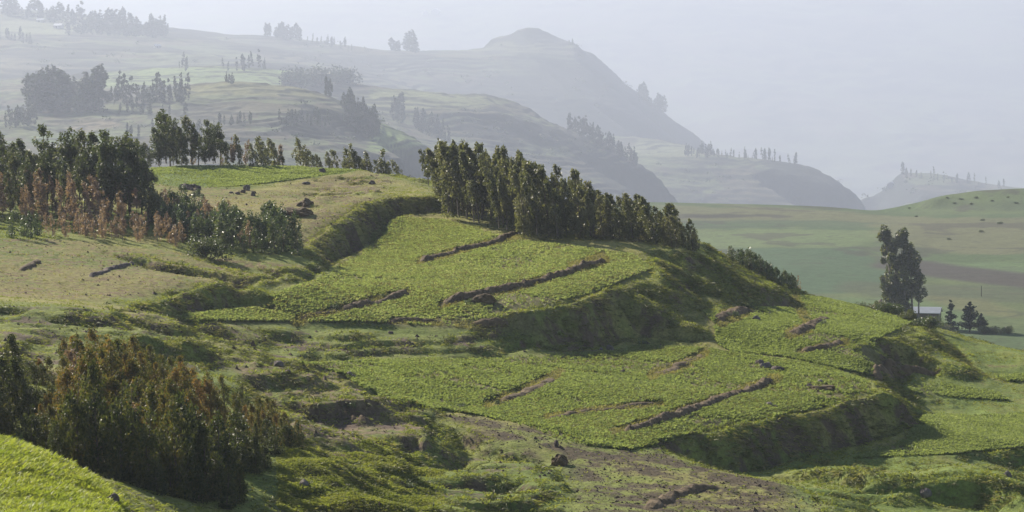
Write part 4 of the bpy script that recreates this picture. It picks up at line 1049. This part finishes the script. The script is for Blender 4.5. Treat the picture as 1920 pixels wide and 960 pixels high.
def p_lip(X, Y, u, v):
    up = look(sl, X, Y); nxt = look(sl, X, np.maximum(90, Y-1.6)); nx2 = look(sl, X-1.2, Y)+look(sl, X+1.2, Y)
    return np.clip(sstep(.5, .9, np.maximum(nxt, nx2*.6))*(1-sstep(.5, .8, up)), 0, 1)
turf('grass', 560000, 100, 340, p_lip, .22, 4, .045, M_GRASS, 'sunlit tufts of yellow green grass along the terrace lips', comb=1.2)
turf('grass_tussocks', 330000, 125, 340, lambda X, Y, u, v: sstep(.32, .6, look(sl, X, Y))*(1-look(mask['crop'], X, Y))*.3, .42, 9, .05, M_BANKGRASS, 'coarse grass tussocks hanging on the steep terrace banks', spread=.8, comb=.9)
turf('dry_tussocks', 330000, 125, 340, lambda X, Y, u, v: sstep(.4, .7, look(sl, X, Y))*(fbm(X*.15, Y*.15, 561, 3) > .04)*(1-look(mask['crop'], X, Y))*.35, .36, 7, .045, M_STRAW, 'dry straw coloured tussocks on the steep terrace banks', spread=.7, comb=1.1)
def p_dry(X, Y, u, v):
    return np.clip(look(mask['dry'], X, Y)*(.25+2*fbm(X*.5, Y*.5, 521, 3)), 0, 1)
turf('straw_stubble', 90000, 130, 345, p_dry, .13, 3, .045, M_STRAW, 'dry straw stubble on the brown fallow fields', spread=1.0)
def p_strip(X, Y, u, v): return look(mask['strip'], X, Y)*.8
turf('dry_grass', 420000, 180, 300, p_strip, .22, 4, .05, M_STRAW, 'dry grass along the low bunds that cross the fields')
turf('grass', 60000, 96, 127, lambda X, Y, u, v: inpoly(u, v, [(-90, 770), (0, 824), (100, 860), (188, 912), (240, 965), (246, 1010), (-90, 1010)])*1.0*(Y < 125), .30, 6, .035, M_BRIGHT, 'tall bright yellow green grass on the bank closest to the camera', spread=.45, ulo=-80, uhi=420)
turf('grass', 50000, 134, 166, lambda X, Y, u, v: sstep(-.25, .1, fbm(X*.3, Y*.3, 531, 2))*((u > 520) & (u < 830) & (v > 825)), .17, 4, .035, M_GRASS, 'bright grass on the ridge beside the near plantation', ulo=500, uhi=840, comb=.8)

# clods on tilled and bare earth
M_CLOD = plain_mat('clod_earth', (.085, .06, .045), var=.4, scale=1.5)
def clods(n, dlo, dhi, prob, size, lab, mat=M_CLOD):
    X, Y, Z, u, v = scatter(n, dlo, dhi)
    m = (gg.uniform(0, 1, n) < prob(X, Y, u, v)) & look(seen, X, Y); X, Y, Z = X[m], Y[m], Z[m]; N = len(X)
    base = np.array([(1, 0, 0), (-.5, .87, 0), (-.5, -.87, 0), (0, 0, .9)])
    s_ = size*gg.lognormal(0, .45, N)[:, None, None]
    V = base[None]*s_*(1+gg.normal(0, .25, (N, 4, 3)))
    ph = gg.uniform(0, 6.28, N); c, s2 = np.cos(ph)[:, None], np.sin(ph)[:, None]
    V = np.stack([V[..., 0]*c-V[..., 1]*s2, V[..., 0]*s2+V[..., 1]*c, V[..., 2]], -1)+np.stack([X, Y, Z-.02], -1)[:, None]
    F = (np.arange(N)[:, None, None]*4+np.array([(0, 1, 3), (1, 2, 3), (2, 0, 3)])[None]).reshape(-1, 3)
    print('clods', N)
    tag(link(bpy.data.objects.new('soil_clods', mesh_np('soil_clods', V.reshape(-1, 3), F, mat))), lab, 'soil', kind='stuff')
clods(60000, 148, 200, lambda X, Y, u, v: look(mask['plough'], X, Y)*.8, .045, 'dark clods of tilled soil on the ploughed terrace')
clods(70000, 150, 340, lambda X, Y, u, v: np.clip(look(mask['dry'], X, Y)*(.3+2.5*fbm(X*.4, Y*.4, 541, 3)), 0, .8),   .055, 'brown clods on the fallow fields')
clods(50000, 130, 260, lambda X, Y, u, v: np.clip(np.maximum(look(rough, X, Y), .8*look(mask['strip'], X, Y))*(.2+3*fbm(X*.5, Y*.4, 551, 3)), 0, .8), .07, 'loose earth and small stones along the eroded track')
# ------------------------------------------------------------------ rocks, bunds, buildings
M_ROCK = plain_mat('grey_rock', (.15, .13, .115), var=.5, scale=2.5, bump=.1)
M_PROCK = plain_mat('purple_rock', (.10, .078, .068), var=.45, scale=2.5, bump=.1)
M_EARTH = plain_mat('dark_earth', (.115, .082, .046), var=.5, scale=1.6, bump=.12)
def rock_mesh(seed, sx, sy, sz, mat, sub=3, amp=.28):
    import bmesh
    bm = bmesh.new(); bmesh.ops.create_icosphere(bm, subdivisions=sub, radius=1)
    g_ = np.random.default_rng(seed); pl = g_.normal(size=(9, 3)); pl /= np.linalg.norm(pl, axis=1, keepdims=True); pd = g_.uniform(.55, .9, 9)
    for v in bm.verts:
        p = np.array(v.co)
        for n_, d_ in zip(pl, pd):
            t = p@n_-d_
            if t > 0: p = p-n_*t*.85
        k = 1+amp*(float(fbm(p[0]*2.3+seed, p[1]*2.3+p[2]*1.7, seed, 3)))
        v.co = Vector((p[0]*k*sx, p[1]*k*sy, p[2]*k*sz+sz*.45))
    me = bpy.data.meshes.new('rock'); bm.to_mesh(me); bm.free(); me.materials.append(mat)
    return me
ROCKS = [(463, 357, .55, .5, .62, M_ROCK, 'tallest grey boulder of the cluster on the fallow hilltop'), (456, 361, .5, .4, .34, M_PROCK, 'low purple boulder beside the tallest one on the fallow hilltop'), (446, 364, .4, .35, .26, M_PROCK, 'small flat boulder at the edge of the hilltop cluster'),
 (475, 367, .36, .36, .5, M_PROCK, 'upright dark boulder standing apart from the hilltop cluster'), (433, 362, .3, .3, .18, M_ROCK, 'smallest low stone of the hilltop cluster'),
 (604, 323, .7, .6, .55, M_PROCK, 'dark rock on the hilltop grass near the skyline'), (574, 345, .6, .5, .3, M_ROCK, 'flat grey rock in the hilltop grass'), (697, 345, .6, .5, .4, M_PROCK, 'dark rock in the rough grass right of the hilltop'),
 (1143, 657, .38, .4, .45, M_ROCK, 'pale boulder on the track edge under the grassy spur'), (1127, 656, .2, .2, .2, M_ROCK, 'small stone beside the pale track boulder'), (1212, 648, .5, .4, .35, M_PROCK, 'brown boulder at the foot of the shaded spur'), (1240, 650, .4, .3, .25, M_PROCK, 'low brown stone at the foot of the shaded spur'),
 (1167, 701, .36, .34, .36, M_PROCK, 'dark round boulder alone in the crop of the middle terrace'), (1418, 602, .5, .45, .5, M_ROCK, 'grey boulder with a shaded side on the upper terrace crop'), (1443, 590, .18, .18, .22, M_ROCK, 'small white stone in the upper terrace crop'),
 (1437, 690, .75, .6, .5, M_ROCK, 'broad pale boulder of the rocky outcrop on the middle terrace'), (1458, 695, .8, .6, .42, M_PROCK, 'dark brown boulder of the rocky outcrop on the middle terrace'), (1425, 684, .6, .5, .4, M_PROCK, 'upper brown boulder of the rocky outcrop on the middle terrace'),
 (1441, 764, .5, .4, .4, M_ROCK, 'split grey boulder in the thin crop below the earth heap'), (1453, 767, .32, .3, .28, M_PROCK, 'dark stone touching the split grey boulder'), (1437, 752, .22, .22, .25, M_ROCK, 'little stone above the split grey boulder'),
 (1537, 718, .3, .28, .3, M_ROCK, 'stone on top of the dark earth heap'), (1517, 726, .35, .3, .3, M_PROCK, 'stone on the side of the dark earth heap'),
 (523, 686, .55, .45, .42, M_ROCK, 'rounded grey boulder on the eroded slope above the plantation'), (540, 700, .3, .3, .2, M_PROCK, 'brown stone below the rounded grey boulder'), (655, 704, .32, .28, .28, M_ROCK, 'upper stone of the pile on the eroded lip'), (664, 708, .32, .3, .26, M_ROCK, 'middle stone of the pile on the eroded lip'), (673, 713, .3, .28, .25, M_PROCK, 'lower stone of the pile on the eroded lip'),
 (571, 912, .36, .32, .36, M_ROCK, 'grey boulder on the shaded grass beside the plantation'), (212, 944, .45, .35, .4, M_PROCK, 'reddish rock on the edge of the bright near grass'), (200, 918, .2, .18, .18, M_PROCK, 'small reddish stone above the rock on the near grass edge'),
 (1043, 838, .2, .18, .52, M_PROCK, 'upright stone stump between the crop and the ploughed soil'), (1890, 893, .35, .3, .35, M_ROCK, 'grey stone on the green mound at the corner'), (1735, 930, .55, .45, .5, M_ROCK, 'grey rock face on the right side of the front mound'),
 (733, 625, .3, .3, .2, M_PROCK, 'brown stone on the track below the big field'), (860, 640, .35, .3, .2, M_ROCK, 'grey stone lying on the track'), (1290, 848, .2, .2, .15, M_ROCK, 'pale stone at the top of the ploughed terrace')]
for i, (u, v, sx, sy, sz, m, lab) in enumerate(ROCKS):
    o = link(bpy.data.objects.new('boulder', rock_mesh(i+3, sx*.8, sy*.8, sz*.8, m))); p = hill.hit(u, v)
    o.location = (p.x, p.y, p.z-.12*sz); o.rotation_euler = (0, 0, i*1.7); tag(o, lab, 'rock')
# the purple rock heap on the hilltop: rocks piled together
g = np.random.default_rng(77)
for i in range(13):
    u, v = 340+i*2.6+g.uniform(-2, 2), 352+.35*i+g.uniform(-4, 4); p = hill.hit(u, v); s = g.uniform(.28, .5)
    o = link(bpy.data.objects.new('boulder', rock_mesh(60+i, s, s*.9, s*.8, M_PROCK, 2))); o.location = (p.x, p.y, p.z-.05); o.rotation_euler = (0, 0, i)
    tag(o, 'purple grey rock in the heap by the small shrub on the hilltop', 'rock', 'rock heap on the hilltop')

def bund(pts, w, h, mat, lab, name='earth_bund', rocky=1.0, seed=0):
    """a rough bank of earth and stones along a line on the ground"""
    P3 = [hill.hit(u, v) for u, v in pts]
    ln = [0]+list(np.cumsum([(P3[i+1]-P3[i]).length for i in range(len(P3)-1)])); n = max(8, int(ln[-1]/.16))
    q = np.linspace(0, ln[-1], n); cx = np.interp(q, ln, [p.x for p in P3]); cyy = np.interp(q, ln, [p.y for p in P3])
    dx, dy = np.gradient(cx), np.gradient(cyy); l = np.hypot(dx, dy)+1e-9; nx, ny = -dy/l, dx/l
    wob_ = .35*(vnoise(q*.7, q*0, seed+3)-.5); cx = cx+nx*wob_; cyy = cyy+ny*wob_
    k = 11; a = np.linspace(-1, 1, k); prof = np.maximum(0, 1-np.abs(a)**2.6)
    end = np.minimum(1, np.minimum(q, ln[-1]-q)/.9)
    ww = w*(.75+.5*vnoise(q*.9, q*0+5, seed))[:, None]*(.5+.5*end[:, None]); X = cx[:, None]+nx[:, None]*a[None]*ww; Y = cyy[:, None]+ny[:, None]*a[None]*ww
    hgt_ = h*end[:, None]*(.75+.4*vnoise(q*.8, q*0+9, seed+1))[:, None]*prof[None]*(1+.0*X)
    hgt_ = hgt_+rocky*.28*h*(fbm(X*3.1, Y*3.1, seed+5, 3)*2)*prof[None]*end[:, None]
    Z = hill.height(X, Y)+hgt_-.04
    V = np.stack([X, Y, Z], -1).reshape(-1, 3); i = np.arange(n-1)[:, None]*k; j = np.arange(k-1)[None]
    F = np.stack([i+j, i+j+1, i+k+j+1, i+k+j], -1).reshape(-1, 4)
    o = link(bpy.data.objects.new(name, mesh_np(name, V, F, mat))); return tag(o, lab, 'earth bank')
for i, (pts, w, h, m, lab) in enumerate([
 ([(786,494),(840,480),(885,468),(930,455),(975,441)], .75, .75, M_EARTH, 'upper dark stony bund crossing the big field below the leaning grove'),
 ([(828,574),(870,560),(905,553),(1000,532),(1060,515),(1138,491)], .75, .8, M_EARTH, 'long lower dark stony bund crossing the big field'),
 ([(640,582),(690,570),(735,560),(768,549)], .8, .7, M_EARTH, 'short dark bund with yellow grass at the left part of the big field'),
 ([(560,598),(600,590),(640,583)], .6, .35, M_EARTH, 'low end piece of bund fading into the crop left of the big field'),
 ([(167,519),(200,508),(240,497),(268,490)], .5, .4, M_PROCK, 'broken stony bund on the brown fallow field'),
 ([(38,508),(55,498),(72,488)], .55, .4, M_EARTH, 'short grassy bund on the brown fallow field by the picture edge'),
 ([(945,755),(990,737),(1040,712)], .9, .45, M_EARTH, 'yellow topped bund in the middle terrace crop'),
 ([(1028,788),(1090,774),(1150,767),(1240,757)], .6, .32, M_EARTH, 'low pale bund curving through the middle terrace crop'),
 ([(1175,812),(1240,790),(1310,768),(1380,742),(1452,716)], .8, .7, M_EARTH, 'long dark stony bund along the right half of the middle terrace'),
 ([(1232,704),(1275,686),(1322,664)], .9, .3, M_EARTH, 'pale grassy bund at the top of the middle terrace'),
 ([(1486,630),(1520,614),(1552,600)], 1.0, .6, M_EARTH, 'scrubby yellow bund across the upper terrace near the plain'),
 ([(1500,662),(1540,653),(1584,642)], .7, .5, M_EARTH, 'dark low bund in the terrace below the scrubby one'),
 ([(1640,712),(1668,702),(1700,694),(1765,690)], .9, .7, M_EARTH, 'grassy bund beneath the rounded bare spur'),
 ([(722,604),(760,600),(830,602)], .6, .4, M_EARTH, 'dark broken heap of earth at the bottom of the big field'),
 ([(880,604),(920,610),(955,604)], .7, .45, M_EARTH, 'short pale bund beside the grass hump of the big field'),
 ([(1215,955),(1260,930),(1300,918),(1348,915)], .8, .5, M_EARTH, 'curved dark furrow bank on the ploughed terrace'),
 ([(1345,604),(1370,592),(1400,580)], 1.1, .6, M_EARTH, 'shrubby bund on the upper terrace beside the grey boulder')]):
    bund(pts, w*.62, h*.66, m, lab, seed=i*7)
for i, (u, v, sx, sy, sz, m, lab) in enumerate([(1545, 733, 1.1, .8, .42, M_EARTH, 'dark heap of earth in the crop at the right end of the middle terrace'), (1050, 872, .5, .6, .5, M_EARTH, 'steep dark lump of earth between the two ploughed plots'),
   (556, 404, 1.5, 1.2, .62, M_EARTH, 'dark eroded earth bank on the fallow hilltop'), (572, 386, .8, .8, .55, M_EARTH, 'crumbling earth lump above the eroded bank on the hilltop'), (905, 570, 1.2, .8, .65, M_EARTH, 'dark scrubby hump in the lower corner of the big field')]):
    o = link(bpy.data.objects.new('earth_heap', rock_mesh(90+i, sx, sy, sz, m, 4, .75))); p = hill.hit(u, v); o.location = (p.x, p.y+.3, p.z-.2*sz); tag(o, lab, 'earth heap')

# small shrubs and tufts seen on bunds and banks
for i, (u, v, s, lab) in enumerate([(625, 578, .6, 'dark shrub on the short bund left of the big field'), (720, 560, .5, 'small shrub at the end of the short dark bund'), (1400, 578, .75, 'leafy shrub on the shrubby bund of the upper terrace'), (1375, 596, .7, 'yellowish shrub below the leafy one on the upper terrace'), (1515, 600, .55, 'dark shrub on the scrubby yellow bund'), (1545, 612, .6, 'light shrub at the end of the scrubby yellow bund'),
   (860, 765, .6, 'dark shrub in the lower corner of the middle terrace'), (935, 762, .5, 'shrub at the lower end of the yellow topped bund'), (655, 765, .5, 'low shrub where the eroded slope meets the crop'), (1205, 648, .55, 'green shrub beside the brown boulder under the spur'), (770, 915, .5, 'dry tuft shrub on the pale slope below the eroded lip'), (880, 572, .6, 'round shrub on the dark hump of the big field'), (922, 568, .6, 'shrub on the right side of the dark hump'),
   (1770, 545, .01, '')][:13]):
    plant(K_SHRUB[i % 2], 'shrub', lab, 'bush', hill.hit(u, v), s, i, None, ('stems', 'foliage'))

# ---- buildings
M_TIN = plain_mat('tin_roof', (.36, .38, .40), rough=.45, var=.12, scale=.8, spec=.5, metal=.3)
M_WALL = plain_mat('mud_wall', (.16, .125, .10), var=.3, scale=1.5, bump=.03)
M_WHITE = plain_mat('pale_wall', (.34, .325, .315), var=.15, scale=1.5)
M_THATCH = plain_mat('thatch', (.22, .15, .12), var=.4, scale=5, bump=.08)
M_DOOR = plain_mat('door_wood', (.05, .04, .035), var=.3, scale=4)
M_PALEROOF = plain_mat('pale_tin', (.62, .62, .62), rough=.5, var=.1, scale=.5)
def house(name, label, loc, rz, w, d, hw, hr, roofm, wallm, group=None, scale=1.0, ov=.35):
    t = link(bpy.data.objects.new(name, None)); t.location = loc; t.rotation_euler = (0, 0, rz); t.scale = (scale,)*3; tag(t, label, 'house', group)
    x, y = w/2, d/2
    V = np.array([(-x, -y, -.4), (x, -y, -.4), (x, y, -.4), (-x, y, -.4), (-x, -y, hw), (x, -y, hw), (x, y, hw), (-x, y, hw), (-x, 0, hw+hr-.05), (x, 0, hw+hr-.05)])
    me = bpy.data.meshes.new('walls'); me.from_pydata(V.tolist(), [], [(0, 1, 5, 4), (2, 3, 7, 6), (1, 2, 6, 9, 5), (3, 0, 4, 8, 7)]); me.materials.append(wallm); link(bpy.data.objects.new('walls', me), t)
    s = hr/y; X, Yo = x+ov, y+ov
    rv, rf = [], []
    for sg in (-1, 1):
        n = len(rv); rv += [(-X, 0, hw+hr), (X, 0, hw+hr), (X, sg*Yo, hw+hr-s*Yo), (-X, sg*Yo, hw+hr-s*Yo)]; rv += [(a, b, c+.09) for a, b, c in rv[n:n+4]]
        rf += [tuple(n+k for k in f) for f in ((0, 1, 2, 3), (4, 5, 6, 7), (2, 3, 7, 6), (0, 3, 7, 4), (1, 2, 6, 5))]
    me = bpy.data.meshes.new('roof'); me.from_pydata(rv, [], rf); me.materials.append(roofm); link(bpy.data.objects.new('roof', me), t)
    for nm, cx, cw, z0, z1 in (('door', -.12*w, .9, -.2, 1.85), ('window', .26*w, .7, .95, 1.65)):
        V_b, F_b = box(nm, cx-cw/2, cx+cw/2, -y-.04, -y+.03, z0, min(z1, hw-.15)); link(bpy.data.objects.new(nm, mesh_np(nm, V_b, F_b, M_DOOR)), t)
    return t
def hut(label, loc, r, hw, hr, sc=1.0):
    t = link(bpy.data.objects.new('thatched_hut', None)); t.location = loc; t.scale = (sc,)*3; tag(t, label, 'hut')
    th = np.arange(20)*2*np.pi/20
    ring = lambda rr, z: np.stack([rr*np.cos(th), rr*np.sin(th), np.full(20, z)], -1)
    def rev(nm, prof, mat):
        V = np.concatenate([ring(a, b) for a, b in prof]); V[:, :2] *= (1+.05*np.random.default_rng(3).normal(size=(len(V), 1)))
        i = np.arange(len(prof)-1)[:, None]*20; j = np.arange(20)[None]
        F = np.stack([i+j, i+(j+1) % 20, i+20+(j+1) % 20, i+20+j], -1).reshape(-1, 4); link(bpy.data.objects.new(nm, mesh_np(nm, V, F, mat, nm == 'roof')), t)
    rev('walls', [(r, -.4), (r, hw)], M_WALL); rev('roof', [(r*1.22, hw-.25), (r*1.25, hw-.1), (r*.95, hw+hr*.34), (r*.5, hw+hr*.7), (r*.12, hw+hr), (.02, hw+hr+.25)], M_THATCH)
p = plain.at(1730, 561); house('house', 'mud walled house with a blue grey tin roof behind the lone eucalyptus clump', p, R(-14), 6.6, 5.2, 2.3, .9, M_TIN, M_WALL)
p = plain.at(1694, 566); house('shed', 'pale shed with a tin roof between the lone eucalyptus trunks', p, R(8), 2.8, 2.8, 1.9, .6, M_TIN, M_WHITE)
hut('larger thatched hut with a pinkish roof left of the lone eucalyptus clump', plain.at(1652, 562), 2.3, 2.2, 2.4)
hut('lower thatched hut in front of the larger one', plain.at(1662, 548), 1.7, 1.5, 1.8)
for i, (sh, u, v, s, lab) in enumerate([(mesa_ridge, 110, 53, 2.4, 'far pale roofed house under the skyline trees of the high hill'), (mesa_ridge, 76, 42, 2.0, 'second far pale roofed house on the high hill, higher up'), (near_ridge, 32, 181, 1.4, 'pale roofed house left of the big hazy clump'), (near_ridge, 48, 187, 1.1, 'small white roofed house just below the pale one by the big hazy clump'),
   (mesa_ridge, 295, 90, 1.6, 'tiny pale house alone on the hazy slope below the high hill'), (bench_ridge, 476, 126, 2.2, 'tiny pale roof behind the bench field trees'), (mesa_ridge, 716, 92, 3.2, 'low long barn by the round hazy trees on the saddle'), (far_hill, 1672, 348, 3.0, 'white roof by the faint trees of the low far hill'), (far_mountain, 817, 27, 7.0, 'white far roof in the haze above the saddle'), (far_mountain, 797, 28, 5.0, 'fainter white far roof beside the brighter one')]):
    p = sh.hit(u, v); house('farmhouse', lab, p, R(-20+13*i), 7, 5, 2.4, 1.5, M_PALEROOF, M_WHITE, 'farmhouses in the haze', s)
# the thin pole on the plain
pm = mesh_np('pole', *tube(np.array([(0, 0, -.3), (0, 0, 1.2), (0, 0, 2.4)]), [.09, .08, .07], 6), M_DOOR)
t = link(bpy.data.objects.new('wooden_post', pm)); t.location = plain.hit(1840, 556); tag(t, 'thin short wooden post standing alone on the plain beyond the conifers', 'pole')
